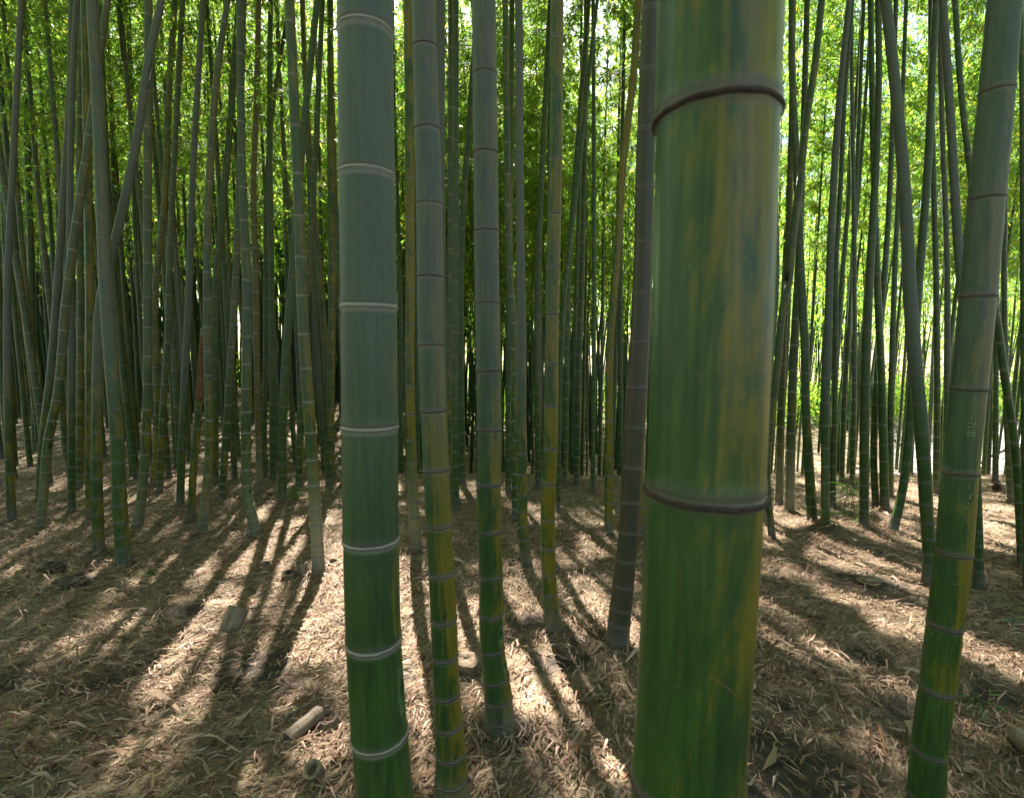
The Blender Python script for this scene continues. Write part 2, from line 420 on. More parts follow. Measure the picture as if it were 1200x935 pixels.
def sunward_drop(W, r):
    """True for leaf positions that would shade one of the sunlit patches of floor"""
    z = g_base(W[:, 0], W[:, 1]); G = W.copy()
    for _ in range(4):
        t = (W[:, 2] - z) / SUN[2]
        G = W - SUN[None, :] * t[:, None]
        z = g_base(G[:, 0], G[:, 1])
    drop = np.zeros(len(W), bool)
    for poly, k in GAPP:
        drop |= in_poly(G, poly) & (r.random(len(W)) > k)
    return drop

# ------------------------------------------------------------------ foliage crowns (shared meshes)
def leaf_quads(P, D, L, W, N):
    """diamond leaves: base P, direction D, side from N"""
    S = np.cross(D, N); S /= np.linalg.norm(S, axis=1)[:, None] + 1e-9
    mid = P + D * (L * 0.42)[:, None]
    droop = np.zeros_like(P); droop[:, 2] = -L * 0.10
    v0 = P; v1 = mid + S * (W * 0.5)[:, None]; v2 = P + D * L[:, None] + droop; v3 = mid - S * (W * 0.5)[:, None]
    V = np.stack([v0, v1, v2, v3], 1).reshape(-1, 3)
    Q = np.arange(len(P))[:, None] * 4 + np.arange(4)[None, :]
    return V, Q

def unit(v): return v / (np.linalg.norm(v, axis=-1, keepdims=True) + 1e-9)

CROWN_DATA = {}
FOLIAGE = []
def crown_mesh(tw, V):
    n = len(V) // 4
    Q = np.arange(n)[:, None] * 4 + np.arange(4)[None, :] + len(tw[0])
    return mesh_np('foliage_mesh', np.vstack([tw[0], V]), [tw[1], Q], [M_LEAF, M_TWIG], False, [1] * len(tw[1]) + [0] * n)

def make_crown(seed, L=7.5, dens=1.0, spread=1.0):
    r = np.random.default_rng(seed)
    mb = MB()
    LP, LD = [], []
    z = 0.0; k = 0
    while z < L - 0.1:
        for side in (0, 1):
            if r.random() > 0.93: continue
            ang = k * 2.4 + side * 1.1 + r.normal(0, 0.5)
            prof = (0.55 + 1.0 * math.sin(math.pi * min(1, (z / L) * 0.85 + 0.12)) ** 0.8) * spread
            bl = prof * r.uniform(0.65, 1.15) * (1.0 if side == 0 else 0.75)
            up = r.uniform(0.35, 0.9)
            d = np.array([math.cos(ang), math.sin(ang), up]); d /= np.linalg.norm(d)
            pts = [np.array([0, 0, z])]
            n = 6
            for i in range(n):
                d = d + np.array([0, 0, -0.20]) + r.normal(0, 0.07, 3); d /= np.linalg.norm(d)
                pts.append(pts[-1] + d * bl / n)
            pts = np.array(pts)
            mb.tube(pts, np.linspace(0.006, 0.0015, n + 1), 3, 1, False)
            nt = int(10 * bl * dens) + 3
            for _ in range(nt):
                t = r.uniform(0.22, 1.0) ** 0.8 * n
                i = min(int(t), n - 1); f = t - i
                p0 = pts[i] * (1 - f) + pts[i + 1] * f
                td = unit(pts[i + 1] - pts[i]) + r.normal(0, 0.7, 3); td[2] -= 0.15; td = unit(td)
                tl = r.uniform(0.10, 0.32)
                mb.tube(np.array([p0, p0 + td * tl]), [0.0018, 0.0010], 3, 1, False)
                nl = r.integers(5, 10)
                s = r.uniform(0.25, 1.05, nl)
                LP.append(p0 + td * tl * s[:, None])
                dd = td * 0.6 + r.normal(0, 0.55, (nl, 3)); dd[:, 2] -= 0.35
                LD.append(unit(dd))
        z += r.uniform(0.20, 0.34); k += 1
    # leader twig
    mb.tube(np.array([[0, 0, 0], [0.02, 0, L * 0.5], [0.1, 0.05, L * 0.93]]), [0.012, 0.010, 0.003], 4, 1, False)
    P = np.vstack(LP); D = np.vstack(LD); n = len(P)
    ll = r.uniform(0.075, 0.14, n); ww = ll * r.uniform(0.16, 0.22, n)
    N = unit(r.normal(0, 0.55, (n, 3)) + np.array([0, 0, 1.0]))
    V, Q = leaf_quads(P, D, ll, ww, N)
    tw = (np.vstack(mb.V), np.vstack(mb.Q))
    me = crown_mesh(tw, V)
    CROWN_DATA[me.name] = (tw, V)
    return me, n

CROWNS = [make_crown(100 + i, 7.6 + 0.25 * (i % 3), 1.7, 1.05 + 0.08 * (i % 4))[0] for i in range(5)]
THIN = [make_crown(150 + i, 7.6 + 0.25 * (i % 3), 0.56, 1.05 + 0.08 * (i % 4))[0] for i in range(5)]

# ------------------------------------------------------------------ culms
RINGO = np.array([-0.034, -0.022, -0.013, -0.0085, -0.0055, -0.003, -0.0008, 0.0015, 0.004, 0.007, 0.011, 0.017, 0.027])
RINGO_LO = np.array([-0.028, -0.010, -0.0045, -0.0015, 0.002, 0.008, 0.022])

def node_profile(d):
    return (0.050 * np.exp(-((d + 0.0035) / 0.0032) ** 2) + 0.034 * np.exp(-((d - 0.0065) / 0.0055) ** 2)
            - 0.012 * np.exp(-((d - 0.0012) / 0.0018) ** 2) - 0.010 * np.exp(-((d + 0.018) / 0.010) ** 2))

def make_nodes(H, k, r, phase):
    hs = []; h = 0.03 + 0.06 * phase
    while h < H - 0.1:
        hs.append(h)
        s = (0.075 + 0.235 * (1 - math.exp(-h / 1.1))) * k
        if h > 6: s *= 1.0 - 0.04 * (h - 6)
        h += max(s, 0.12 if h > 1 else 0.05) * r.uniform(0.94, 1.06)
    return hs

def culm_mesh(name, axis, radius, H, nodes, seg, hires=True, hi_top=99, foot=0.22):
    """axis(h)->xyz local, radius(h)->r, nodes = heights"""
    rows = []      # (h, dn, factor, nid)
    rows.append((-0.06, -0.09, 1.0, 0))
    nodes = sorted(nodes)
    for i, h in enumerate(nodes):
        r0 = radius(h); s = max(0.45, min(1.5, r0 / 0.05))
        offs = RINGO if (hires and h < hi_top) else RINGO_LO
        prev = nodes[i - 1] if i else -0.1
        nxt = nodes[i + 1] if i + 1 < len(nodes) else H
        lo = prev + (h - prev) * 0.5; hi = h + (nxt - h) * 0.5
        if i == 0: rows.append((max(0.0, lo), -0.05, 1.0, 0))
        for o in offs:
            hh = h + o * s
            if hh <= lo + 1e-4 or hh >= hi - 1e-4: continue
            rows.append((hh, o * s, 1 + float(node_profile(np.array(o))), i + (1 if o > 0 else 0)))
        rows.append((hi - 0.0003, 0.06, 1.0, i + 1)); rows.append((hi + 0.0003, -0.06, 1.0, i + 1))
    rows.append((H, 0.06, 1.0, len(nodes)))
    rows.sort(key=lambda q: q[0])
    hs = np.array([q[0] for q in rows])
    keep = np.concatenate([[True], np.diff(hs) > 2e-4])
    rows = [q for q, kf in zip(rows, keep) if kf]
    hs = np.array([q[0] for q in rows])
    C = np.array([axis(h) for h in hs])
    R = np.array([radius(h) for h in hs]) * np.array([q[2] for q in rows])
    R = R * (1 + foot * np.exp(-np.maximum(hs, 0) / 0.055))
    V, Q, T = tube_arrays(C, R, seg, True)
    att = {}
    for nm, arr in (('hh', hs), ('dn', np.array([q[1] for q in rows])), ('nid', np.array([float(q[3]) for q in rows]))):
        a = np.repeat(arr, seg); att[nm] = np.concatenate([a, [arr[0], arr[-1]]])
    return mesh_np(name, V, [Q, T], [M_CULM], True, None, att)

def ring_mesh(axis, radius, h, seg, foot=0.22, thick=1.0):
    r0 = radius(h) * (1 + foot * math.exp(-max(h, 0) / 0.055)); s = max(0.45, min(1.5, r0 / 0.05))
    c0 = np.array(axis(h)); t = unit(np.array(axis(h + 0.01)) - np.array(axis(h - 0.01)))
    rr = np.random.default_rng(int(h * 1000) + 3)
    prof = [(-0.0056, 1.020), (-0.0049, 1.052), (-0.0037, 1.062), (-0.0026, 1.060), (-0.0017, 1.044), (-0.0010, 1.010)]
    u = unit(np.array([1.0, 0, 0]) - t * t[0]); v = np.cross(t, u)
    a = np.linspace(0, 2 * np.pi, seg, endpoint=False)
    wob = 0.0004 * np.sin(a * 2 + rr.uniform(0, 6)) + 0.0002 * np.sin(a * 5 + rr.uniform(0, 6)) + 0.0002 * np.sin(a * 11 + rr.uniform(0, 6))
    rw = 1 + 0.006 * np.sin(a * 7 + rr.uniform(0, 6)) + 0.004 * np.sin(a * 13 + rr.uniform(0, 6))
    V = []
    for (dz, f) in prof:
        fr = 1 + (f - 1) * rw * (0.6 + 0.4 * thick)
        V.append(c0 + t * ((-0.003 + (dz + 0.003) * thick) * s) + (r0 * fr)[:, None] * (np.cos(a)[:, None] * u + np.sin(a)[:, None] * v) + t * (wob * s)[:, None])
    V = np.vstack(V); n = len(prof)
    i = np.arange(n - 1)[:, None] * seg; j = np.arange(seg)[None, :]; j2 = (j + 1) % seg
    Q = np.stack([i + j, i + j2, i + seg + j2, i + seg + j], -1).reshape(-1, 4)
    return V, Q

def hermite(zs, xs):
    zs = np.asarray(zs, float); xs = np.asarray(xs, float)
    if len(zs) == 2: m = np.full(2, (xs[1] - xs[0]) / (zs[1] - zs[0]))
    else:
        d = np.diff(xs) / np.diff(zs); m = np.empty(len(zs))
        m[0], m[-1] = d[0], d[-1]
        hgt = np.diff(zs)
        m[1:-1] = (d[:-1] * hgt[1:] + d[1:] * hgt[:-1]) / (hgt[1:] + hgt[:-1])
    def f(z):
        if z <= zs[0]: return xs[0] + m[0] * (z - zs[0])
        if z >= zs[-1]:
            return xs[-1] + m[-1] * (z - zs[-1])
        i = int(np.searchsorted(zs, z) - 1); h = zs[i + 1] - zs[i]; t = (z - zs[i]) / h
        return ((2 * t**3 - 3 * t**2 + 1) * xs[i] + (t**3 - 2 * t**2 + t) * h * m[i] + (-2 * t**3 + 3 * t**2) * xs[i + 1] + (t**3 - t**2) * h * m[i + 1])
    return f

def aligned(vec):
    return Vector((0, 0, 1)).rotation_difference(Vector(vec)).to_euler()

PRESET = {  # yellow, bloom with sky sheen, brown, pale band
    'pale':  (0.38, 0.42, 0.10, 0.5), 'grey': (0.42, 0.78, 0.05, 0.25), 'wax': (0.22, 0.92, 0.00, 0.85),
    'green': (0.45, 0.25, 0.02, 0.5), 'lime': (0.60, 0.18, 0.02, 0.30), 'olive': (0.50, 0.15, 0.20, 0.3),
    'dark':  (0.30, 0.22, 0.08, 0.25), 'yellow': (0.74, 0.10, 0.05, 0.4), 'brown': (0.45, 0.20, 0.85, 0.10),
    'hero':  (0.47, 0.72, 0.0, 0.30), 'big': (0.53, 0.26, 0.0, 0.12), 'right': (0.61, 0.58, 0.0, 0.12),
    'tan':   (0.62, 0.20, 0.28, 0.6), 'front': (0.49, 0.62, 0.0, 0.22)}
GROVE = 'bamboo culms at the front of the grove'
ROOTS = {}

def traced(key, pts, preset, label, Y=None, nodes=None, seg=18, rings=False, pale_ring=False, seed=None, crown=6.6, H=None, dead=False, name='bamboo', top_h=None, thick=1.0):
    r = np.random.default_rng(sum(ord(c) * (i + 3) for i, c in enumerate(key)) + 11)
    pts = [p if len(p) == 3 else (p[0], p[1], None) for p in pts]
    if Y is None:
        b = ground_at(pts[0][0], pts[0][1]); Y = float(b[1])
    W3 = [on_plane(px, py, Y) for px, py, _ in pts]
    zs = [p[2] for p, _ in W3]; xs = [p[0] for p, _ in W3]
    wz = [p[2] for (p, t), q in zip(W3, pts) if q[2] is not None]
    wr = [q[2] * 0.5 * t / math.sqrt(1 + ((q[0] - PW / 2) / F) ** 2) for (p, t), q in zip(W3, pts) if q[2] is not None]
    o = np.argsort(zs); zs = np.array(zs)[o]; xs = np.array(xs)[o]
    o = np.argsort(wz); wz = np.array(wz)[o]; wr = np.array(wr)[o]
    fx = hermite(zs, xs)
    gz = float(g_base(fx(zs[0]), Y))
    z0 = gz if abs(zs[0] - gz) > 0.05 else zs[0]
    x0 = fx(z0); zt = zs[-1]
    Hc = H if H else 12.2 + 2.2 * r.random()
    if dead: Hc = zt - z0
    slope = (fx(zt) - fx(zt - 0.3)) / 0.3
    lean_y = r.normal(0, 0.012)
    def axis(h):
        z = z0 + h
        if z <= zt: return np.array([fx(z) - x0, 0.0, h])
        e = z - zt
        sl = max(-0.30, min(0.30, slope))
        return np.array([fx(zt) - x0 + sl * e * (1 - 0.02 * e) + (slope - sl) * (1 - math.exp(-e / 0.6)) * 0.6, lean_y * e, h])
    ht = zt - z0
    rt = wr[-1]
    def radius(h):
        z = z0 + h
        if z <= zt: return float(np.interp(z, wz, wr))
        return max(0.005, rt + (0.006 - rt) * (h - ht) / max(0.5, Hc - ht))
    root = empty(name, (x0, Y, z0), label, 'bamboo', GROVE)
    ROOTS[key] = dict(root=root, axis=axis, radius=radius, Y=Y, base=np.array([x0, Y, z0]))
    if nodes:
        nh = []
        for ny in nodes:
            # the centre line crosses the picture row ny
            lo, hi = -0.5, 6.0
            for _ in range(40):
                m = (lo + hi) / 2
                a = axis(m) + np.array([x0, Y, z0])
                if project(a)[1] > ny: lo = m
                else: hi = m
            nh.append((lo + hi) / 2)
        nh = sorted(nh)
        gap0 = nh[1] - nh[0]; h = nh[0]
        while h > 0.06:
            gap0 = max(0.05, gap0 * 0.86); h -= gap0
            if h > 0.02: nh.insert(0, h)
        gap1 = nh[-1] - nh[-2]; h = nh[-1]
        while h < Hc - 0.3:
            gap1 = min(0.36, gap1 * 1.03); h += gap1; nh.append(h)
    else:
        k = r.uniform(0.88, 1.12) * (0.75 + 0.25 * min(1.3, wr[0] / 0.05))
        nh = make_nodes(Hc, k, r, r.random())
    stem = link_mesh('culm', culm_mesh('culm_mesh', axis, radius, Hc, nh, seg, True, ht + 0.3), root)
    c = PRESET[preset]
    j = r.normal(0, 0.05, 3)
    stem.color = (max(0, c[0] + j[0]), max(0, c[1] + j[1]), max(0, c[2] + j[2] * 0.5 if c[2] > 0.1 else c[2]), c[3])
    stem['straw'] = {'l21': 1.0, 'r16': 0.8, 'r17': 0.8, 'l18': 0.35, 'l2': 0.45, 'l11': 0.4, 'l16': 0.4, 'c7': 0.6, 'r13': 0.2, 'l19': 0.4}.get(key, 0.0)
    stem['seed'] = float(seed if seed is not None else r.uniform(0, 40))
    if rings:
        for h in nh:
            if h > ht + 0.1: break
            V, Q = ring_mesh(axis, radius, h, max(seg, 24), 0.22, thick * r.uniform(0.75, 1.15))
            link_mesh('node_ring', mesh_np('node_ring_mesh', V, [Q], [M_RINGP if pale_ring else M_RING]), root)
    if not dead:
        ch = crown if crown > ht + 0.2 else ht + 0.2
        p0 = axis(ch); d = unit(axis(ch + 2) - axis(ch))
        base = np.array([x0, Y, z0])
        fo = link_mesh('foliage', (THIN if x0 < -0.35 * Y else CROWNS)[int(r.integers(5))], root); sz = r.uniform(0.85, 1.05); FOLIAGE.append(fo)
        fo.location = p0; fo.rotation_mode = 'QUATERNION'
        fo.rotation_quaternion = Vector((0, 0, 1)).rotation_difference(Vector(d)) @ Quaternion((0, 0, 1), r.uniform(0, 6.28))
        fo.scale = (sz, sz, min(sz, (Hc - ch) / 7.6))
    MOUNDS.append((x0, Y, 0.022 + 0.25 * wr[0] , wr[0] * 1.7 + 0.03))
    return root

# ---- the culms one can tell apart (picture columns, rows, widths -> real distance, size)
traced('big', [(803, 950, 131), (812, 800), (825, 568, 139), (834, 330, 144), (839, 130, 147), (842, 0, 150)], 'big',
       'thickest yellow green bamboo culm in front with two wide dark node rings', Y=0.50, nodes=[912, 572, 135], seg=96, thick=1.15, rings=True, seed=3.3)
traced('wax', [(452, 935, 66), (445, 860, 66), (438, 748, 65), (435, 630, 66), (433.5, 497, 67), (432.5, 358, 67), (430, 205, 66), (428.5, 40, 66), (428, 0, 66)], 'wax',
       'thick grey green bamboo culm in front with chalky white band under each node', Y=1.03, nodes=[858, 748, 630, 498, 358, 204, 38], seg=72, thick=0.55, rings=True, seed=9.1)
traced('c2', [(534, 962, 43), (530, 933, 40), (528, 880, 35), (523, 808, 31), (520, 725, 31), (514, 614, 30), (511, 548, 31), (505, 403, 31), (503, 236, 31), (499, 100, 29), (496.5, 0, 28)], 'hero',
       'grey topped bamboo culm with lime green lower half, beside the white banded culm', nodes=[926, 910, 880, 847, 811, 767, 724, 670, 614, 549, 480, 403, 323, 238, 151, 55], seg=40, rings=True)
traced('c3', [(586, 865, 38), (584, 815, 32), (577, 761, 28.5), (575, 672, 28), (573, 621, 28.5), (573, 501, 29), (571, 354, 29), (569, 182, 29), (567, 0, 28)], 'front',
       'green bamboo culm with grey scabby foot on a small earth mound', nodes=[863, 838, 817, 793, 759, 718, 673, 621, 566, 502, 433, 354, 270, 179, 87], seg=40, rings=True)
traced('c4', [(651, 742, 20), (647, 718, 18), (643, 665, 16.5), (642, 606, 17), (645, 525, 17), (647, 366, 16), (651, 189, 16), (653, 0, 15)], 'lime',
       'slim bamboo culm patched yellow and green, with brown foot, near the middle', nodes=[716, 695, 672, 641, 608, 566, 525, 476, 425, 368, 312, 251, 187, 116, 44], seg=28, rings=True)
traced('c5', [(722, 767, 28), (726, 725, 26), (737, 621, 24), (741, 548, 24), (747, 454, 24), (753, 327, 22.5), (756.5, 182, 22), (763, 0, 21)], 'brown',
       'dull grey brown bamboo culm leaning right beside the thickest culm', nodes=[748, 729, 711, 685, 655, 622, 587, 547, 501, 454, 401, 345, 285, 221, 153, 84, 13], seg=32, rings=True, thick=0.6)
traced('c7', [(489, 652, 13.5), (485, 603, 13), (482, 530, 12.5), (480, 439, 12), (481, 327, 11.5), (480, 164, 11), (478, 0, 10.5)], 'yellow',
       'slim yellowish bamboo culm half hidden between white banded and grey topped culms', seg=20, rings=True)
traced('c8', [(522, 640, 11), (519, 500, 11), (516.5, 236, 11), (516, 109, 11), (516, 0, 11)], 'grey',
       'slim grey bamboo culm showing along the edge of the grey topped culm', seg=18, rings=True)
traced('c9', [(618, 667, 13), (614.5, 639, 12), (612, 548, 11.5), (611, 366, 11), (610, 291, 10), (609, 182, 9.5), (608, 0, 9)], 'grey',
       'slender pale grey bamboo culm with brown joints near the middle, dark chip at foot', seg=18, rings=True)
traced('c10', [(604, 610, 9), (602, 384, 8.5), (598, 327, 8), (594.5, 182, 7.5), (592, 0, 7)], 'green',
       'slender green bamboo culm standing close behind the pale grey one', seg=14, rings=False)
traced('c11', [(595.5, 580, 7), (596, 450, 7), (597, 330, 7), (599, 150, 6), (600, 0, 6)], 'dark', 'thin dark bamboo culm just behind the mound footed culm', seg=12)
traced('c12', [(527, 585, 8), (525, 440, 8), (527, 327, 7), (528, 218, 6.5), (528, 0, 6)], 'pale', 'thin greyish bamboo culm just right of the grey topped culm, nearer of a close pair', seg=12)
traced('c13', [(534.5, 599, 8), (533, 440, 8), (534, 327, 7.5), (534, 0, 7)], 'dark', 'thin dark bamboo culm of a close pair, right of the grey topped culm', seg=12)
traced('c14', [(542, 570, 8), (540, 440, 8), (540, 309, 8), (551, 127, 7), (560, 0, 6)], 'dark', 'thin dark bamboo culm that leans right and passes behind the mound footed culm', seg=12)
traced('c17', [(631, 575, 7.5), (630, 330, 7), (633, 250, 6.5), (642, 55, 6), (645, 0, 6)], 'dark', 'thin dark bamboo culm curving up behind the yellow and green patched culm', seg=12)
traced('c19', [(654, 600, 5.5), (657, 450, 5), (663, 330, 5), (676, 220, 5), (691, 80, 5), (700, 0, 4)], 'dark', 'very thin dark bamboo culm bending right beside the yellow and green patched culm', seg=10)
traced('c20', [(662, 571, 7), (664, 440, 7), (666, 330, 7), (676, 180, 6), (690, 0, 5.5)], 'green', 'thin green bamboo culm leaning right in the central gap, nearer the patched culm', seg=12)
traced('c21', [(676, 570, 7), (678, 440, 7), (682, 330, 6.5), (685, 182, 6), (687, 0, 5.5)], 'green', 'thin straight bamboo culm in the middle of the central gap', seg=12)
traced('c22', [(694.5, 577, 5.5), (696, 403, 5), (696, 218, 5), (695, 0, 4.5)], 'dark', 'very thin upright bamboo culm in the central gap, left of the yellow leaning one', seg=10)
traced('c23', [(713, 628, 10), (713.5, 512, 9.5), (716, 384, 9.5), (722, 316, 9), (731, 182, 9), (742, 91, 9), (748, 0, 8.5)], 'yellow',
       'yellow green bamboo culm leaning right, just left of the grey brown culm', seg=16, rings=True)
traced('c27', [(751, 632, 9), (750, 550, 9), (749, 400, 8), (752, 300, 8)], 'yellow', 'yellow bamboo culm mostly hidden between the grey brown and thickest culms', seg=14)
# left stand
traced('l1', [(14, 611, 12), (11, 540, 11.5), (9, 440, 11), (9, 330, 10), (14, 220, 9), (25, 0, 8)], 'grey', 'leftmost of the bamboo culms whose foot shows, grey green and slightly curved', seg=18, rings=True)
traced('l2', [(47, 621, 13), (51, 580, 12.5), (56, 520, 12.5), (67, 465, 12), (78, 348, 12), (90, 260, 12), (104, 164, 11), (115, 80, 10), (126, 0, 9)], 'pale',
       'bamboo culm with whitish foot bowing strongly right, near the left edge', seg=20, rings=True, pale_ring=True)
traced('l3', [(116, 651, 15), (114, 580, 14), (113.5, 490, 13.5), (114.5, 420, 13), (119, 345, 12.5), (133, 290, 12), (147, 230, 11.5), (160, 164, 11), (174, 73, 10), (189, 0, 9)], 'grey',
       'grey bamboo culm bending behind the green footed one and out to its right', seg=22, rings=True)
traced('l4', [(145, 663, 20), (142, 620, 18.5), (136, 497, 17.5), (130, 420, 17.5), (125, 352, 17), (122, 291, 16.5), (116, 145, 16), (108, 0, 15)], 'hero',
       'stout bamboo culm at left, grey above and bright green at its dark foot', seg=28, rings=True)
traced('l5', [(105.5, 612, 11), (105, 480, 11), (105, 330, 11), (104, 255, 11), (99, 0, 10)], 'olive', 'dark olive bamboo culm directly behind the stout green footed one', seg=16, rings=True)
traced('l6a', [(46, 590, 11), (52, 500, 11), (59, 440, 10.5), (67, 338, 10), (75, 220, 10), (82, 109, 9), (84, 0, 8)], 'grey', 'grey green bamboo culm just behind the strongly bowing one at left', seg=16, rings=True)
traced('l6b', [(84, 600, 10), (83.5, 395, 9.5), (82, 262, 8.5), (87, 55, 8), (90, 0, 8)], 'grey', 'straight greyish bamboo culm between the bowing culm and the dark olive one', seg=16)
traced('l7', [(93, 575, 9), (94, 330, 9), (93, 200, 8), (96, 0, 7)], 'green', 'straight green bamboo culm with pale foot close to the dark olive one', seg=14)
traced('l8', [(42, 530, 9), (39, 440, 9), (36, 290, 9), (31, 109, 8), (33, 0, 8)], 'dark', 'very dark bamboo culm behind the curved grey one at the left edge', seg=14)
traced('l11', [(161, 618, 14), (165, 590, 12.5), (171, 512, 12), (173, 330, 11), (173, 218, 10.5), (174, 0, 10)], 'pale', 'pale banded bamboo culm with grey scuffed foot right of the stout green footed one', seg=20, rings=True, pale_ring=True)
traced('l12', [(178, 573, 9), (182, 540, 9), (183, 330, 8.5), (191, 255, 8), (199, 91, 8), (205, 0, 7.5)], 'green', 'thin green bamboo culm close behind the pale banded one, nearer its foot', seg=14)
traced('l13', [(187, 579, 9), (191, 480, 8.5), (196, 403, 8.5), (199, 300, 8), (206, 150, 7), (214, 0, 7)], 'pale', 'thin bamboo culm with whitish foot, tilting right beside the pale banded one', seg=14)
traced('l14', [(211, 594, 10), (214, 500, 9.5), (216, 457, 9.5), (222, 330, 9), (224, 255, 8), (231, 109, 7.5), (238, 0, 7)], 'grey', 'smooth grey green bamboo culm left of the one with rusty brown patch', seg=16, rings=True)
traced('l15', [(224, 614, 10), (226, 560, 9.5), (231, 500, 9), (236, 430, 8.5), (239, 385, 8)], 'lime', 'dying yellow green bamboo culm with a rusty brown patch on top', seg=16, rings=True, dead=True)
traced('l16', [(237, 627, 12), (240, 590, 11), (244, 548, 10.5), (244, 439, 10.5), (242.5, 327, 10), (247, 182, 9), (256, 73, 8), (267, 0, 7)], 'pale', 'pale jointed bamboo culm with grey foot, right beside the rusty patched one', seg=18, rings=True, pale_ring=True)
traced('l17', [(260, 588, 9), (267, 475, 9), (273, 385, 8.5), (277, 310, 8), (282, 150, 7), (286, 0, 6)], 'pale', 'thin banded bamboo culm leaning right, left of the one with the hooked foot', seg=14, rings=True, pale_ring=True)
traced('l17b', [(252, 568, 9), (252, 450, 9), (253, 338, 9.5), (260, 255, 9), (269, 156, 8.5), (274, 84, 8), (280, 0, 7)], 'dark', 'dark bamboo culm behind the pale jointed one, leaning right higher up', seg=14)
traced('l18', [(300, 629, 13.5), (296, 608, 13), (291, 585, 12.5), (288.5, 530, 12.5), (289, 439, 12.5), (289.5, 330, 12), (285, 236, 10), (282, 109, 9.5), (281, 0, 9)], 'pale',
       'pale banded bamboo culm whose foot hooks to the right on sunlit litter', seg=20, rings=True, pale_ring=True)
traced('l19', [(305, 582, 8.5), (302, 475, 8), (300, 330, 8), (297, 218, 7.5), (301, 109, 7), (303, 0, 6.5)], 'tan', 'tan bamboo culm rising close along the right side of the hook footed one', seg=14)
traced('l20', [(331, 592, 11), (331, 512, 10.5), (336, 403, 10.5), (342, 330, 10), (350, 220, 9), (358, 130, 8.5), (366, 55, 8), (372, 0, 7.5)], 'dark', 'dark green bamboo culm passing behind the light footed one, small green sprout at foot', seg=18, rings=True)
traced('l21', [(374, 673, 16), (373, 657, 15), (369, 585, 14.5), (364, 512, 14.5), (358, 421, 14), (353, 330, 13.5), (351, 255, 13), (345, 127, 12.5), (339, 0, 12)], 'pale',
       'light tan footed bamboo culm in full sun with a long dark shadow', nodes=[670, 652, 638, 615, 592, 567, 538, 506, 470, 431, 391, 346, 301, 253, 204, 148, 88, 26], seed=5.0, seg=24, rings=True, pale_ring=True)
traced('l22', [(320, 566, 8), (319, 450, 8), (318, 330, 7.5), (316, 200, 7), (317, 0, 6)], 'dark', 'straight thin dark bamboo culm between the hook footed and light footed ones', seg=12)
traced('l23', [(309, 562, 7), (312, 330, 6.5), (312, 236, 6), (320, 127, 5.5), (332, 47, 5), (340, 0, 5)], 'dark', 'thin dark bamboo culm that leans over toward the light footed one above', seg=10)
traced('l24', [(350, 575, 8.5), (353, 480, 8), (358, 380, 7.5), (366, 250, 7), (378, 0, 6)], 'green', 'thin green bamboo culm leaning right behind the light footed one', seg=12)
traced('l25', [(386, 575, 9.5), (388, 440, 9.5), (389, 330, 9), (387.5, 160, 8), (387, 0, 7)], 'olive', 'olive bamboo culm just left of the white banded culm', seg=14)
# right stand
traced('r1', [(1080, 1005, 49), (1085, 935, 47), (1089, 878, 45.5), (1098, 806, 45), (1107, 731, 45), (1118, 643, 46), (1125, 551, 46), (1135, 454, 46.5), (1146, 346, 46.6), (1156, 233, 47), (1168, 109, 46), (1177, 0, 44)], 'right',
       'thick right leaning bamboo culm with characters scratched into its skin', nodes=[931, 878, 806, 731, 646, 552, 455, 347, 232, 107], seg=56, rings=True)
traced('r2', [(1087, 686, 15), (1088, 657, 15), (1085, 585, 17), (1079, 494, 18), (1072, 421, 18), (1066.5, 348, 17.5), (1063, 273, 16), (1057, 182, 15), (1048, 91, 14), (1038, 0, 13)], 'grey',
       'grey green bamboo culm leaning left, standing just behind the scratched one', seg=26, rings=True)
traced('r3', [(1147, 691, 14), (1145.5, 600, 12), (1143, 540, 12), (1136, 430, 12), (1127, 338, 12), (1123, 291, 12), (1117.5, 200, 11.5), (1112, 109, 11), (1105, 0, 10)], 'grey',
       'bamboo culm crossing behind the scratched culm, its foot just to the right', seg=20, rings=True)
traced('r4', [(1198, 668, 12), (1194, 585, 11.5), (1188, 512, 11), (1177, 439, 11), (1168, 374, 10.5), (1150, 290, 10), (1136, 193, 8.5), (1126.5, 109, 8), (1119, 0, 7.5)], 'green',
       'green bamboo culm arching left at the right edge, crossing behind the scratched one', seg=18, rings=True)
traced('r6', [(1203, 690, 9), (1200, 500, 8), (1199, 300, 8), (1197, 50, 7), (1196, 0, 7)], 'dark', 'dark bamboo culm cut off by the right edge of the picture', seg=14)
traced('r7', [(1184, 590, 9.5), (1182, 540, 9), (1179, 457, 8.5), (1176.5, 330, 8), (1178, 200, 7), (1182, 0, 6)], 'olive', 'dark brownish bamboo culm beside the cut log near the right edge', seg=14)
traced('r8', [(1166.5, 567, 8), (1167, 439, 7.5), (1168, 300, 7), (1172, 150, 6.5)], 'dark', 'thin dark bamboo culm before the bright clearing, left of the cut log', seg=12)
traced('r9', [(1044, 626, 15), (1047, 617, 12.5), (1053, 596, 11.5), (1059, 566, 11), (1065, 512, 11), (1071, 420, 11), (1077, 327, 11), (1083, 255, 10.5), (1088, 182, 10), (1092, 91, 9.5), (1097, 0, 9)], 'dark',
       'dark bamboo culm leaning right with swept foot lit white on one side', seg=18, rings=True)
traced('r10', [(1012, 622, 13), (1012.5, 570, 12), (1013, 512, 12), (1015.5, 403, 11.5), (1021, 291, 9.5), (1027, 182, 9), (1030, 73, 8), (1029, 0, 8)], 'olive',
       'straight dark olive bamboo culm right of the little green seedlings', seg=18, rings=True)
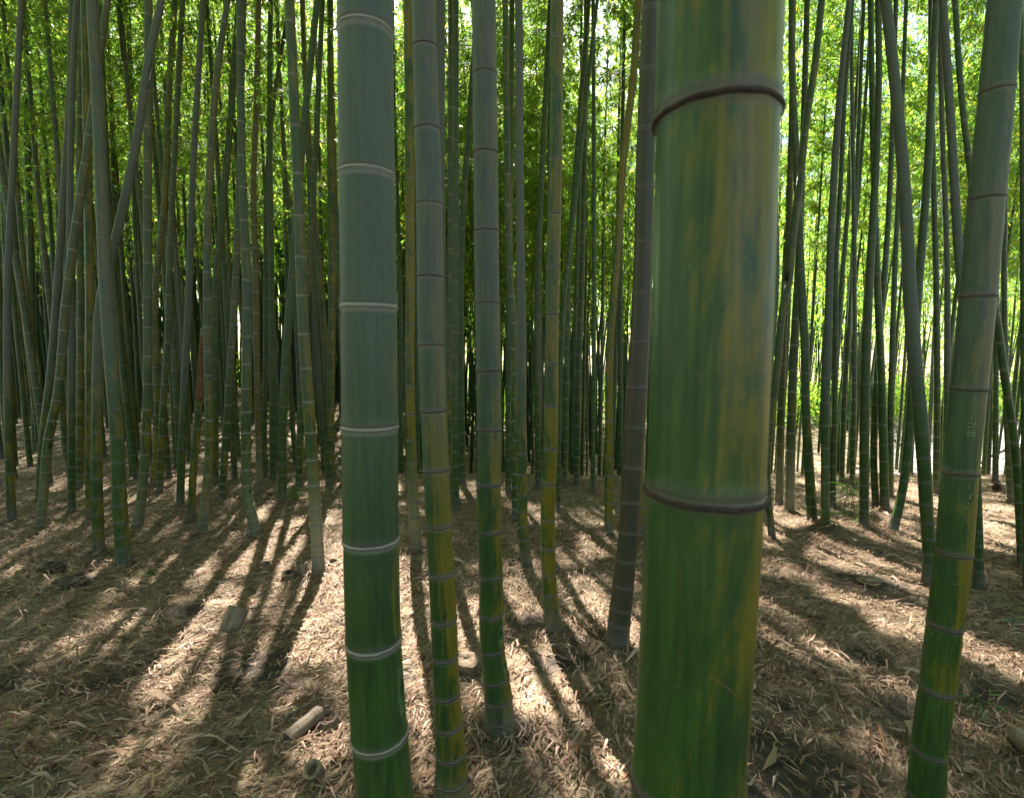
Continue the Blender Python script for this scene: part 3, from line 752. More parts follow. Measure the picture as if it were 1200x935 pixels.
traced('r11', [(1037, 601, 12), (1035, 512, 11), (1032, 421, 10), (1028, 330, 9), (1024, 200, 8), (1020, 0, 7)], 'green', 'green bamboo culm just right of the straight dark olive one', seg=16, rings=True)
traced('r12', [(1027, 598, 9.5), (1024, 548, 9), (1025, 486, 8.5), (1030, 403, 8), (1036, 330, 7.5), (1043, 218, 7), (1050, 0, 6)], 'pale', 'thin banded bamboo culm squeezed between the dark olive and green ones', seg=14)
traced('r13', [(967.5, 622, 11), (967, 548, 10.5), (967.5, 475, 10.5), (971, 366, 10), (974, 273, 9), (979, 182, 9), (986, 91, 8), (995.5, 0, 7.5)], 'grey', 'straight pale jointed bamboo culm left of the little green seedlings', seg=18, rings=True, pale_ring=True)
traced('r14', [(952, 616, 14), (949, 560, 12), (944, 475, 11), (943, 403, 10.5), (939, 330, 10), (937, 280, 9.5), (933, 182, 9), (928, 73, 8.5), (928, 0, 8)], 'green', 'green bamboo culm with flared dark foot among the right hand stand', seg=18, rings=True)
traced('r15', [(905, 633, 9), (902, 600, 8.5), (899, 560, 8.5), (900, 530, 8.5), (906, 475, 9), (912, 421, 9.5), (917, 366, 9.5), (923, 338, 9.5), (930, 270, 9.5), (937, 218, 9.5), (944.6, 145, 9), (955.5, 73, 9), (963, 0, 8.5)], 'olive',
       'bamboo culm bowing far right above, hugging the edge of the thickest culm', seg=16, rings=True)
traced('r16', [(924.5, 603, 13), (926, 548, 12), (928, 475, 11), (932, 384, 10), (935, 330, 9), (940, 200, 8), (946, 0, 7)], 'tan', 'light tan bamboo culm with sunlit edge, thicker of a tan pair', seg=18, rings=True, pale_ring=True)
traced('r17', [(912, 598, 11), (914, 540, 9.5), (915.5, 475, 9), (918, 403, 8.5), (922, 330, 8), (926, 200, 7), (930, 0, 6)], 'tan', 'light tan bamboo culm with sunlit edge, thinner of a tan pair', seg=16, rings=True, pale_ring=True)
traced('r18', [(893, 614, 9), (897, 500, 8.5), (903, 420, 8), (909, 338, 8), (907, 204, 7.5), (905, 100, 7), (903, 0, 7)], 'dark', 'dark bamboo culm half hidden by the right edge of the thickest culm', seg=14)
traced('r19', [(975.5, 595, 8), (978, 480, 7.5), (979, 400, 7), (980, 300, 6.5), (985, 218, 6), (990, 109, 6), (999, 0, 5)], 'dark', 'thin dark bamboo culm standing just behind the straight pale jointed one', seg=12)
traced('r20', [(1043, 583, 8.5), (1044, 480, 8), (1046, 400, 7.5), (1048, 330, 7), (1056, 150, 6), (1062, 0, 5)], 'dark', 'thin dark bamboo culm rising behind the swept foot culm', seg=12)
traced('r23', [(1097, 583, 9), (1098, 457, 9), (1097, 330, 8), (1094, 218, 7.5), (1091, 80, 7), (1090, 0, 6)], 'olive', 'dark olive bamboo culm in the gap between left leaning and scratched culms', seg=14)
traced('r24', [(1107, 575, 8), (1110, 421, 8.5), (1110, 330, 8), (1104, 150, 7), (1100, 0, 6)], 'grey', 'thin grey green bamboo culm close behind the scratched culm on its left', seg=14)
traced('r26', [(986, 570, 7), (990, 450, 6.5), (995.5, 377, 6), (1004, 200, 5.5), (1012, 0, 5)], 'dark', 'thin dark bamboo culm leaning right behind the green seedlings', seg=10)
traced('r28', [(999, 573, 7), (1001, 439, 6.5), (1001, 300, 6), (998, 100, 5)], 'pale', 'thin upright bamboo culm behind the green seedlings, next to the flat log', seg=10)

# rusty sheath on the dying culm, scratches and scar
def on_skin(key, px, py, lift=0.0006):
    R = ROOTS[key]; Y = R['Y']; y = Y
    for _ in range(6):
        p, t = on_plane(px, py, y)
        h = p[2] - R['base'][2]
        c = R['axis'](h) + R['base']; r = R['radius'](h) + lift
        dx = max(-r * 0.98, min(r * 0.98, p[0] - c[0]))
        y = c[1] - math.sqrt(r * r - dx * dx)
    p, t = on_plane(px, py, y)
    return p - R['base']

def strokes(key, lines, rad, name, mat, label=None):
    mb = MB()
    for ln in lines:
        q = []
        for a, b2 in zip(ln[:-1], ln[1:]):
            for s in np.linspace(0, 1, 5)[:-1]:
                q.append(on_skin(key, a[0] + (b2[0] - a[0]) * s, a[1] + (b2[1] - a[1]) * s))
        q.append(on_skin(key, *ln[-1]))
        n = len(q)
        mb.tube(np.array(q), [rad * (0.35 + 0.65 * math.sin(math.pi * (i + 0.6) / (n + 0.2))) for i in range(n)], 5)
    o = link_mesh(name, mb.mesh(name + '_mesh', [mat]), ROOTS[key]['root'])
    if label: o['label'] = label
    return o

S1 = [[(270, 330), (302, 372)], [(302, 322), (274, 374)], [(350, 315), (331, 350), (346, 378)], [(245, 380), (372, 376)], [(340, 433), (462, 440)], [(346, 470), (452, 475)],
      [(410, 372), (420, 430)], [(458, 378), (450, 432)], [(284, 400), (276, 500)], [(238, 452), (274, 446)], [(385, 502), (384, 552), (446, 550), (446, 500), (385, 504)], [(392, 527), (440, 526)], [(440, 440), (446, 500)],
      [(275, 628), (292, 660)], [(334, 628), (320, 682)], [(257, 688), (246, 736)], [(262, 716), (288, 746), (306, 700)], [(286, 668), (280, 742)], [(246, 742), (312, 738)], [(250, 668), (270, 660)]]
S1 = [[(1085 + x / 7.79, 440 + y / 7.79) for x, y in l] for l in S1]
S2 = [[(278, 428), (294, 415), (311, 430), (284, 466), (318, 460)], [(328, 488), (352, 496)], [(242, 515), (238, 552)], [(216, 578), (248, 582)], [(212, 640), (228, 668)], [(212, 780), (180, 842)], [(200, 790), (184, 838)]]
S2 = [[(1060 + x / 5.844, 600 + y / 5.844) for x, y in l] for l in S2]
S3 = [[(150, 335), (170, 340)], [(152, 350), (168, 362)], [(186, 395), (184, 440)], [(166, 415), (164, 455)], [(150, 452), (172, 470), (178, 430)], [(146, 490), (162, 520)], [(140, 545), (142, 568)], [(152, 548), (150, 566)]]
S3 = [[(1120 + x / 8.5 - 3, 530 + y / 8.5) for x, y in l] for l in S3]
strokes('r1', S1 + S2 + S3, 0.0010, 'scratched_marks', M_SCRATCH, 'pale scratched characters and tallies')
strokes('big', [[(833, 793), (844, 800), (854, 807), (866, 819)]], 0.0008, 'scar', M_SCAR, 'short brown slanting gouge')
R = ROOTS['l15']; hs = np.linspace(R['axis'](0)[2] + 0.0, 1, 2)
b0 = on_plane(234.5, 470, R['Y'])[0][2] - R['base'][2]; b1 = on_plane(239, 388, R['Y'])[0][2] - R['base'][2]
hh_ = np.linspace(b0, b1, 14)
mb = MB(); mb.tube(np.array([R['axis'](h) for h in hh_]), [R['radius'](h) * (1.06 + 0.04 * math.sin(i * 1.7)) if i < 13 else R['radius'](h) * 0.8 for i, h in enumerate(hh_)], 16)
link_mesh('dry_sheath', mb.mesh('dry_sheath_mesh', [M_ORANGE]), R['root'])['label'] = 'rusty brown dried sheath'

# ------------------------------------------------------------------ the crowded culms behind
VAR = []
for i in range(12):
    r = np.random.default_rng(500 + i)
    a, bq, ph, amp = r.normal(0, 0.020), r.normal(0, 0.0025), r.uniform(0, 6.28), r.uniform(0.01, 0.05)
    H = 13.0
    def axis(h, a=a, bq=bq, ph=ph, amp=amp): return np.array([a * h + bq * h * h * (1 if h < 9 else 1) + amp * (math.sin(0.55 * h + ph) - math.sin(ph)), 0.6 * amp * (math.sin(0.8 * h + ph * 2) - math.sin(ph * 2)), h])
    r0 = 0.052
    def radius(h): return max(0.006, r0 * (1 - 0.30 * min(h, 5) / 5) if h < 5 else r0 * 0.70 * (1 - (h - 5) / 8.3))
    nh = make_nodes(H, r.uniform(0.85, 1.1), r, r.random())
    VAR.append((culm_mesh('culm_mesh', axis, radius, H, nh, 10, False, 0, 0.15), axis))

PLACED = [(R['base'][0], R['base'][1]) for R in ROOTS.values()]
BG = {
    'left':   ('slender green bamboo culm in the crowded dark stand behind the left row', 'crowded culms of the dark left stand'),
    'centre': ('slender bamboo culm behind the middle row, its foot hidden by the bank', 'slender culms behind the middle row'),
    'right':  ('slender bamboo culm before the bright clearing behind the right row', 'slender culms before the bright clearing')}
BGP = [('dark', .55), ('green', .18), ('grey', .12), ('pale', .1), ('olive', .05)]
def place_bg(zone, n, pxr, yr, crown_r, tries=6000):
    k = 0
    for _ in range(tries):
        if k >= n: break
        y = math.sqrt(rng.uniform(yr[0] ** 2, yr[1] ** 2)); px = rng.uniform(*pxr)
        x = (px - 600) / 600 * y
        if min((x - a) ** 2 + (y - c) ** 2 for a, c in PLACED) < 0.34 ** 2: continue
        vi = int(rng.integers(len(VAR))); me, ax = VAR[vi]
        rz = rng.uniform(0, 6.28); s = rng.uniform(0.72, 1.08); sz = rng.uniform(0.92, 1.08)
        ch = rng.uniform(*crown_r)
        z = float(g_base(x, y)) - 0.02
        M = Matrix.Rotation(rz, 3, 'Z')
        p0 = M @ Vector(ax(ch / sz)); p0 = Vector((p0.x, p0.y, p0.z * sz)); p1 = M @ Vector(ax((ch + 2) / sz)); p1 = Vector((p1.x, p1.y, p1.z * sz)); d = (p1 - p0).normalized()
        PLACED.append((x, y)); k += 1
        lab, grp = BG[zone]
        root = empty('bamboo', (x, y, z), lab, 'bamboo', grp)
        st = link_mesh('culm', me, root); st.rotation_euler = (0, 0, rz); st.scale = (s, s, sz)
        pr = PRESET[str(rng.choice([q[0] for q in BGP], p=[q[1] for q in BGP]))]
        st['straw'] = float(max(0, rng.normal(-0.2, 0.2))); st.color = pr; st['seed'] = float(rng.uniform(0, 40))
        fo = link_mesh('foliage', (THIN if zone == 'left' else CROWNS)[int(rng.integers(5))], root)
        fo.location = p0; fo.rotation_mode = 'QUATERNION'
        fo.rotation_quaternion = Vector((0, 0, 1)).rotation_difference(d) @ Quaternion((0, 0, 1), rng.uniform(0, 6.28))
        FOLIAGE.append(fo); fs = rng.uniform(0.9, 1.15); fo.scale = (fs, fs, min(fs, (13 * sz - ch) / 7.4))
    print('bg', zone, k)
place_bg('left', 114, (-60, 420), (6.6, 17), (4.0, 6.6))
place_bg('centre', 62, (400, 770), (8.8, 18), (4.2, 7.0))
place_bg('right', 50, (880, 1260), (8.8, 19), (4.8, 7.5))

# thin the crowns where the sun comes through
bpy.context.view_layer.update()
rt_ = np.random.default_rng(9); n_thin = 0
for fo in FOLIAGE:
    tw, V = CROWN_DATA[fo.data.name]
    Mw = np.array(fo.matrix_world)
    c = V.reshape(-1, 4, 3).mean(1)
    W = c @ Mw[:3, :3].T + Mw[:3, 3]
    d = sunward_drop(W, rt_)
    if d.sum() < 0.004 * len(d): continue
    fo.data = crown_mesh(tw, V.reshape(-1, 4, 3)[~d].reshape(-1, 3)); n_thin += 1
print('thinned crowns', n_thin)

# ------------------------------------------------------------------ far grove (stuff)
def far_grove():
    r = np.random.default_rng(77)
    mb = MB(); LP = []
    def one(px, y, lo, n, rr):
        x = (px - 600) / 600 * y; z = float(g_base(x, y))
        H = r.uniform(12, 17); lx, ly = r.normal(0, 0.022, 2)
        hs = np.linspace(0, H, 7)
        C = np.stack([x + lx * hs + 0.006 * hs ** 2 * np.sign(lx), y + ly * hs, z + hs], 1)
        mb.tube(C, rr * np.linspace(1, 0.2, 7), 6, 1, False)
        if n == 0: return
        t = r.beta(1.4, 1.4, n) * (H + 0.5 - lo) + lo
        k = r.integers(0, 70, n)
        ca = r.uniform(0, 6.28, 70); cr = np.sqrt(r.uniform(0, 1, 70)) * r.uniform(1.0, 1.7); ct = r.normal(0, 0.15, (70, 3))
        tq = np.round(t * 2.2) / 2.2
        P = np.stack([np.interp(tq, hs, C[:, 0]) + np.cos(ca[k]) * cr[k], np.interp(tq, hs, C[:, 1]) + np.sin(ca[k]) * cr[k], z + tq - 0.3 * cr[k]], 1)
        LP.append(P + ct[k] + r.normal(0, 0.22, (n, 3)))
    def side(x, y):  # one unseen culm with its crown, added to shade the viewpoint
        z = float(g_base(x, y)); H = r.uniform(11, 14); lx, ly = r.normal(0, 0.03, 2); hs = np.linspace(0, H, 7)
        C = np.stack([x + lx * hs, y + ly * hs, z + hs], 1); mb.tube(C, 0.052 * np.linspace(1, 0.25, 7), 8, 1, False)
        n = 650; t = r.uniform(5.2, H + 0.3, n); a = r.uniform(0, 6.28, n); q = np.sqrt(r.uniform(0, 1, n)) * 1.5
        LP.append(np.stack([np.interp(t, hs, C[:, 0]) + np.cos(a) * q, np.interp(t, hs, C[:, 1]) + np.sin(a) * q, z + t - 0.25 * q], 1))
    for i in range(1700):                     # crowded dim interior at left and in the middle
        px = r.uniform(-260, 760); y = math.sqrt(r.uniform(17 ** 2, 36 ** 2))
        one(px, y, r.uniform(4.5, 7.5), 165, r.uniform(0.04, 0.07))
    for i in range(330):                      # thinner stand to the right
        px = r.uniform(760, 1480); y = math.sqrt(r.uniform(18 ** 2, 44 ** 2))
        if 1040 < px < 1230 and y < 33: continue
        one(px, y, r.uniform(4.0, 7.0), 260, r.uniform(0.04, 0.06))
    for i in range(150):                      # low bushes under the far edge
        px = r.uniform(-300, 930 if i < 105 else 1500); y = r.uniform(24, 40)
        x = (px - 600) / 600 * y; z = float(g_base(x, y)); n = 420
        q = r.normal(0, 1, (n, 3)) * np.array([1.2, 0.9, 0.8]) * r.uniform(0.7, 1.2)
        LP.append(np.array([x, y, z + 1.4]) + q)
    for i in range(430):                      # unseen grove around the viewpoint, added for shade; rear right gap lets light in
        a = r.uniform(0, 2 * math.pi); d = math.sqrt(r.uniform(5.2 ** 2, 19 ** 2)); x = d * math.cos(a); y = d * math.sin(a)
        if y > 0.55 * abs(x) : continue
        if abs(a - math.radians(304)) < math.radians(31): continue  # gap left open so light reaches the culm fronts
        side(x, y)
    for i in range(60):                       # undergrowth beyond the clearing
        px = r.uniform(930, 1300); y = r.uniform(29, 36); x = (px - 600) / 600 * y; z = float(g_base(x, y)); n = 420
        LP.append(np.array([x, y, z + 1.2]) + r.normal(0, 1, (n, 3)) * np.array([1.3, 1.0, 0.75]) * r.uniform(0.6, 1.2))
    for i in range(150):                      # leafy edge closing the horizon
        px = r.uniform(-300, 1500); y = r.uniform(44, 58)
        one(px, y, r.uniform(0.3, 2.5), 800, 0.05)
    P = np.vstack(LP); n = len(P)
    D = unit(r.normal(0, 0.6, (n, 3)) + np.array([0, 0, -0.5]))
    L = r.uniform(0.18, 0.32, n) * np.interp(P[:, 1], [6, 12, 18, 50], [1.1, 1.1, 0.85, 1.6]); W = L * r.uniform(0.2, 0.3, n)
    V, Q = leaf_quads(P, D, L, W, unit(r.normal(0, 0.6, (n, 3)) + np.array([0, 0, 1])))
    mb.raw(V, Q, None, 0)
    o = link_mesh('distant_grove', mb.mesh('distant_grove_mesh', [M_LEAF, M_FARCULM], False))
    tag(o, 'leafy mass of distant bamboo closing off the view, plus unseen bamboo added for shade', 'bamboo grove', None, 'stuff')
far_grove()

# ------------------------------------------------------------------ ground sheet
SOIL = [(300, 785, .22, .14), (270, 800, .12, .1), (905, 890, .30, .22), (960, 905, .2, .15), (625, 725, .16, .1), (692, 752, .14, .08), (660, 775, .2, .06), (1020, 682, .28, .16), (85, 684, .14, .1),
        (62, 667, .12, .1), (215, 715, .18, .08), (1075, 835, .2, .1), (1170, 815, .2, .08), (130, 800, .12, .1), (10, 800, .15, .1), (340, 800, .1, .06), (600, 866, .14, .1), (590, 842, .05, .04), (470, 790, .08, .08), (930, 830, .1, .08), (1010, 770, .15, .08)]
SOILP = [(ground_at(a, b)[:2], rx, ry) for a, b, rx, ry in SOIL]
for (a, b2, h, s) in [(85, 680, .05, .10), (62, 666, .04, .09), (1020, 681, .05, .14), (592, 868, .03, .16), (1180, 620, .03, .3), (720, 768, .025, .14), (968, 622, .03, .2), (215, 712, .03, .1)]:
    p = ground_at(a, b2); MOUNDS.append((p[0], p[1], h, s))

def soil_mask(x, y):
    m = np.zeros_like(x)
    wob = 0.35 * np.sin(23 * x + 4 * np.sin(17 * y)) + 0.3 * np.sin(31 * y - 13 * x)
    for (c, rx, ry) in SOILP:
        q = ((x - c[0]) / rx) ** 2 + ((y - c[1]) / (ry * 1.6)) ** 2
        m = np.maximum(m, sstep(1.3, 0.35, q + 0.5 * wob) * (q < 3))
    return m

def grid_axis(lo, hi, step, far):
    a = list(np.arange(lo, hi, step)); s = step
    x = a[-1]
    while x < far: s *= 1.25; x += s; a.append(x)
    s = step; x = a[0]; pre = []
    while x > -far: s *= 1.25; x -= s; pre.append(x)
    return np.array(pre[::-1] + a)
gx = grid_axis(-6.0, 6.0, 0.05, 600); gy = grid_axis(0.6, 9.6, 0.05, 600)
X, Yg = np.meshgrid(gx, gy)
Z = g(X, Yg)
soil = soil_mask(X, Yg)
Z = Z - 0.012 * soil
ua = X / np.maximum(Yg, 1)
pale = sstep(36, 31, Yg) * sstep(16, 19, Yg + 0.6 * np.sin(X * 0.7)) * sstep(0.74, 0.82, ua + 0.02 * np.sin(Yg)) * sstep(1.12, 1.0, ua)
V = np.stack([X, Yg, Z], -1).reshape(-1, 3)
ny, nx = X.shape
i = (np.arange(ny - 1)[:, None] * nx + np.arange(nx - 1)[None, :])
Q = np.stack([i, i + 1, i + nx + 1, i + nx], -1).reshape(-1, 4)
gr = link_mesh('ground', mesh_np('ground_mesh', V, [Q], [M_GROUND], True, None, {'soil': soil.ravel(), 'pale': pale.ravel()}))
tag(gr, 'bamboo forest floor of dry leaves and dark soil', 'ground', None, 'structure')

# ------------------------------------------------------------------ leaf litter
def litter():
    r = np.random.default_rng(5)
    yb = np.linspace(0.7, 11.0, 400)
    dens = np.interp(yb, [0.7, 2.0, 4.0, 6.5, 11.0], [1900, 3000, 2100, 900, 350]) * (2.3 * yb + 3.6)
    cdf = np.cumsum(dens); tot = cdf[-1] * (yb[1] - yb[0]); cdf /= cdf[-1]
    n = int(tot * 1.5)
    y = np.interp(r.random(n), cdf, yb); x = (r.random(n) - 0.5) * (2.3 * y + 3.6)
    keep = r.random(n) > 0.72 * soil_mask(x, y)
    patch = 0.5 + 0.5 * np.sin(2.3 * x + 1.1 * np.sin(1.9 * y)) * np.sin(2.9 * y + 0.8 * np.sin(2.3 * x))
    keep &= r.random(n) < 0.55 + 0.45 * patch
    x, y = x[keep], y[keep]
    heap = []
    for R in ROOTS.values():                       # leaves caught against the feet of the culms
        if R['Y'] > 8.5 or R['Y'] < 1.5: continue
        m = 45; a = r.uniform(0, 6.28, m); d = R['radius'](0.02) * 1.2 + np.abs(r.normal(0.008, 0.03, m))
        heap.append(np.stack([R['base'][0] + d * np.cos(a), R['base'][1] + d * np.sin(a)], 1))
    heap = np.vstack(heap); n0 = len(x)
    x = np.concatenate([x, heap[:, 0]]); y = np.concatenate([y, heap[:, 1]]); n = len(x)
    big = r.random(n) < 0.005
    L = np.where(big, r.uniform(0.10, 0.17, n), r.gamma(9, 0.0056, n).clip(0.03, 0.13))
    W = np.where(big, L * r.uniform(0.09, 0.15, n), L * r.uniform(0.09, 0.17, n))
    longer = r.random(n) < 0.09; L = np.where(longer & ~big, r.uniform(0.07, 0.125, n), L); W = np.where(longer & ~big, L * r.uniform(0.07, 0.12, n), W)
    twig = r.random(n) < 0.02; L = np.where(twig, r.uniform(0.08, 0.24, n), L); W = np.where(twig, r.uniform(0.002, 0.0045, n), W)
    sheath = r.random(n) < 0.0015; L = np.where(sheath, r.uniform(0.07, 0.16, n), L); W = np.where(sheath, L * r.uniform(0.22, 0.34, n), W)
    flow = 0.5 + 0.9 * np.sin(0.8 * x + 0.5 * y)
    phi = np.where(r.random(n) < 0.45, flow + r.normal(0, 0.5, n), r.uniform(0, 6.28, n))
    tilt = r.normal(0.02, 0.15, n); tilt[n0:] = r.uniform(-0.2, 0.7, n - n0)
    lift = r.uniform(0.0, 0.022, n) + 0.3 * L * np.abs(np.sin(tilt))
    roll = r.normal(0, 0.45, n)
    d = np.stack([np.cos(phi) * np.cos(tilt), np.sin(phi) * np.cos(tilt), np.sin(tilt)], 1)
    s = np.stack([-np.sin(phi), np.cos(phi), np.zeros(n)], 1)
    up = np.cross(d, s)
    s = s * np.cos(roll)[:, None] + up * np.sin(roll)[:, None]
    up = np.cross(d, s)
    c = np.stack([x, y, g(x, y) + lift], 1)
    curl = np.where(twig, 0.02, r.normal(0.0, 0.20, n)) * L
    bend = r.normal(0.0, 0.18, n) * L
    P0 = c - d * (L * 0.5)[:, None]; P2 = c + d * (L * 0.5)[:, None] + s * bend[:, None]; P1 = c + up * curl[:, None] - d * (L * 0.08)[:, None]
    w = W[:, None]
    v = np.stack([P0 - s * w * 0.16, P0 + s * w * 0.16, P1 + s * w * 0.5, P1 - s * w * 0.5, P2], 1).reshape(-1, 3)
    b = np.arange(n)[:, None] * 5
    Q = b + np.array([[0, 1, 2, 3]]); T = b + np.array([[3, 2, 4]])
    o = link_mesh('leaf_litter', mesh_np('leaf_litter_mesh', v, [Q, T], [M_LITTER], False))
    tag(o, 'dry tan bamboo leaves strewn thickly over the ground', 'leaf litter', None, 'stuff')
    print('litter', n)
litter()

# ------------------------------------------------------------------ debris, stumps, seedlings
def gp(px, py, dz=0.0):
    p = ground_at(px, py); p[2] = float(g(p[0], p[1])) + dz; return p

def hollow(L, r, wall, seg=28, rough=0.004, seed=0, floor=0.5, nodes=()):
    """hollow cut tube along local Z from 0 to L, with an inner diaphragm; outer (mat 0) and cut / inside (mat 1)"""
    q = np.random.default_rng(seed)
    mb = MB()
    a = np.linspace(0, 2 * np.pi, seg, endpoint=False)
    hs = sorted(set([0.0, L] + [h + o for h in nodes for o in (-0.008, -0.003, 0, 0.004, 0.009) if 0 < h + o < L] + list(np.linspace(0, L, 5))))
    rows = []
    for h in hs:
        f = 1.0
        for nd in nodes: f += float(node_profile(np.array(h - nd))) * 1.1
        rr = r * f * (1 + 0.03 * np.sin(2 * a + 1) + 0.01 * np.sin(5 * a))
        zz = np.full(seg, h)
        if h == L: zz = zz + rough * np.sin(3 * a + q.uniform(0, 6)) + q.normal(0, rough * 0.4, seg)
        if h == 0: zz = zz + rough * np.sin(2 * a + q.uniform(0, 6))
        rows.append(np.stack([np.cos(a) * rr, np.sin(a) * rr, zz], 1))
    n = len(rows)
    V = np.vstack(rows); i = np.arange(n - 1)[:, None] * seg; j = np.arange(seg)[None, :]; j2 = (j + 1) % seg
    mb.raw(V, np.stack([i + j, i + j2, i + seg + j2, i + seg + j], -1).reshape(-1, 4), None, 0)
    for end, top in ((rows[-1], True), (rows[0], False)):
        inner = end * np.array([(r - wall) / r, (r - wall) / r, 1])
        depth = L * floor if top else L * (1 - floor) * 0.8
        deep = inner.copy(); deep[:, 2] = (L - depth) if top else depth
        VV = np.vstack([end, inner, deep, deep.mean(0)[None]])
        k = np.arange(seg); kn = (k + 1) % seg
        q1 = np.stack([k, kn, seg + kn, seg + k], -1); q2 = np.stack([seg + k, seg + kn, 2 * seg + kn, 2 * seg + k], -1)
        t = np.stack([2 * seg + k, 2 * seg + kn, np.full(seg, 3 * seg)], -1)
        if not top: q1 = q1[:, ::-1]; q2 = q2[:, ::-1]; t = t[:, ::-1]
        mb.raw(VV, np.vstack([q1, q2]), t, 1)
    return mb.mesh('cut_tube_mesh', [M_CUT, M_CUTIN])

def tube_thing(name, label, cat, px, py, L, r, yaw, tilt, seed, nodes=(), wall=None, mat=None, dz=0.0, group=None, floor=0.5):
    p = gp(px, py, dz)
    me = hollow(L, r, wall or r * 0.28, seed=seed, nodes=nodes, floor=floor)
    if mat: me.materials[0] = mat
    if mat is M_STUMP: me.materials[1] = M_SOIL if floor > 0.4 else M_STUMP
    o = link_mesh(name, me); o.location = p
    d = Vector((math.cos(yaw) * math.cos(tilt), math.sin(yaw) * math.cos(tilt), math.sin(tilt)))
    o.rotation_mode = 'QUATERNION'; o.rotation_quaternion = Vector((0, 0, 1)).rotation_difference(d)
    return tag(o, label, cat, group)
R_ = math.radians
# lying hollow piece (open end towards the viewer, lower left)
tube_thing('bamboo_offcut', 'grey cut bamboo offcut lying with its dark hollow end toward us', 'bamboo piece', 336, 872, 0.165, 0.030, R_(58), R_(5), 1, nodes=(0.055, 0.14), wall=0.005, dz=0.020, floor=0.3)
tube_thing('bamboo_stump', 'low hollow bamboo stump just behind the lying cut offcut', 'stump', 382, 848, 0.065, 0.050, R_(90), R_(86), 2, nodes=(0.03,), mat=M_STUMP, dz=-0.03)
tube_thing('bamboo_offcut', 'short thick walled bamboo ring with broken cream rim, in front of the lying offcut', 'bamboo piece', 370, 905, 0.05, 0.036, R_(250), R_(66), 3, wall=0.014, dz=0.0)
tube_thing('bamboo_offcut', 'open round end of a cut bamboo tube at the right edge', 'bamboo piece', 1191, 866, 0.24, 0.036, R_(245), R_(14), 4, wall=0.010, dz=0.025, floor=0.6)
tube_thing('bamboo_offcut', 'broken upright bamboo piece leaning in litter left of the long shadow', 'bamboo piece', 268, 742, 0.15, 0.058, R_(70), R_(58), 5, wall=0.012, nodes=(0.03,), dz=-0.02)
tube_thing('bamboo_stump', 'short sawn bamboo stump in sun, farther left of the light footed culm', 'stump', 311, 668, 0.075, 0.052, R_(200), R_(78), 6, mat=M_STUMP, dz=-0.02)
tube_thing('bamboo_stump', 'short sawn bamboo stump in sun, middle one left of the light footed culm', 'stump', 339, 678, 0.07, 0.048, R_(260), R_(80), 7, mat=M_STUMP, dz=-0.02)
tube_thing('bamboo_stump', 'rounded tan bamboo stub touching the foot of the light footed culm', 'stump', 357, 675, 0.09, 0.042, R_(150), R_(70), 8, mat=M_CUT, dz=-0.015)
tube_thing('bamboo_stump', 'flat orange brown chip of bamboo right of the light footed culm', 'bamboo piece', 391, 664, 0.045, 0.045, R_(300), R_(75), 9, mat=M_ORANGE, dz=-0.015)
tube_thing('bamboo_stump', 'squat brown bamboo stump behind the grey topped culm', 'stump', 548, 782, 0.10, 0.062, R_(280), R_(84), 10, mat=M_STUMP, wall=0.058, dz=-0.03, floor=0.2)
tube_thing('log', 'short sawn log end lying near the right edge by the clearing', 'log', 1168, 577, 0.17, 0.07, R_(5), R_(3), 11, mat=M_STUMP, wall=0.05, dz=0.055)
tube_thing('log', 'flat weathered log lying on the bank crest beyond the seedlings', 'log', 985, 570, 0.34, 0.055, R_(2), R_(1), 12, mat=M_STUMP, wall=0.03, dz=0.04)

def clod(name, label, cat, px, py, sx, sy, sz, seed, mat=M_SOIL):
    r = np.random.default_rng(seed)
    n, m = 18, 28
    th = np.linspace(0, np.pi * 0.62, n); ph = np.linspace(0, 2 * np.pi, m, endpoint=False)
    V = []
    fr = r.uniform(2, 6, (8, 2)); fp = r.uniform(0, 6.28, (8, 2)); am = r.uniform(0.03, 0.10, 8)
    for t in th:
        for p in ph:
            f = 1 + sum(am[k] * math.sin(round(fr[k, 0]) * p + fp[k, 0]) * math.sin(fr[k, 1] * t * 2 + fp[k, 1]) for k in range(8)) + r.normal(0, 0.035)
            if t == 0: f = 1
            V.append((sx * f * math.sin(t) * math.cos(p), sy * f * math.sin(t) * math.sin(p), sz * f * math.cos(t)))
    V = np.array(V)
    i = np.arange(n - 1)[:, None] * m; j = np.arange(m)[None, :]; j2 = (j + 1) % m
    Q = np.stack([i + j, i + m + j, i + m + j2, i + j2], -1).reshape(-1, 4)
    o = link_mesh(name, mesh_np(name + '_mesh', V, [Q], [mat], False)); o.location = gp(px, py)
    return tag(o, label, cat)
clod('soil_clod', 'dark crumbly soil clod on the litter at left, larger of two', 'soil clod', 87, 686, 0.10, 0.07, 0.045, 1)
clod('soil_clod', 'dark soil clod behind the larger clod at left', 'soil clod', 62, 670, 0.09, 0.06, 0.05, 2)
clod('soil_clod', 'dark lump of soil on the sunlit stripes of the right slope', 'soil clod', 1019, 686, 0.09, 0.045, 0.022, 3, M_STUMP)
clod('spot', 'small black stone in the litter below the mound footed culm', 'spot', 588, 848, 0.035, 0.03, 0.03, 4)  # small raised lump in the dark soil colour
clod('soil_clod', 'small dark clod at the foot of the pale grey slender culm', 'soil clod', 606, 663, 0.07, 0.05, 0.04, 5)

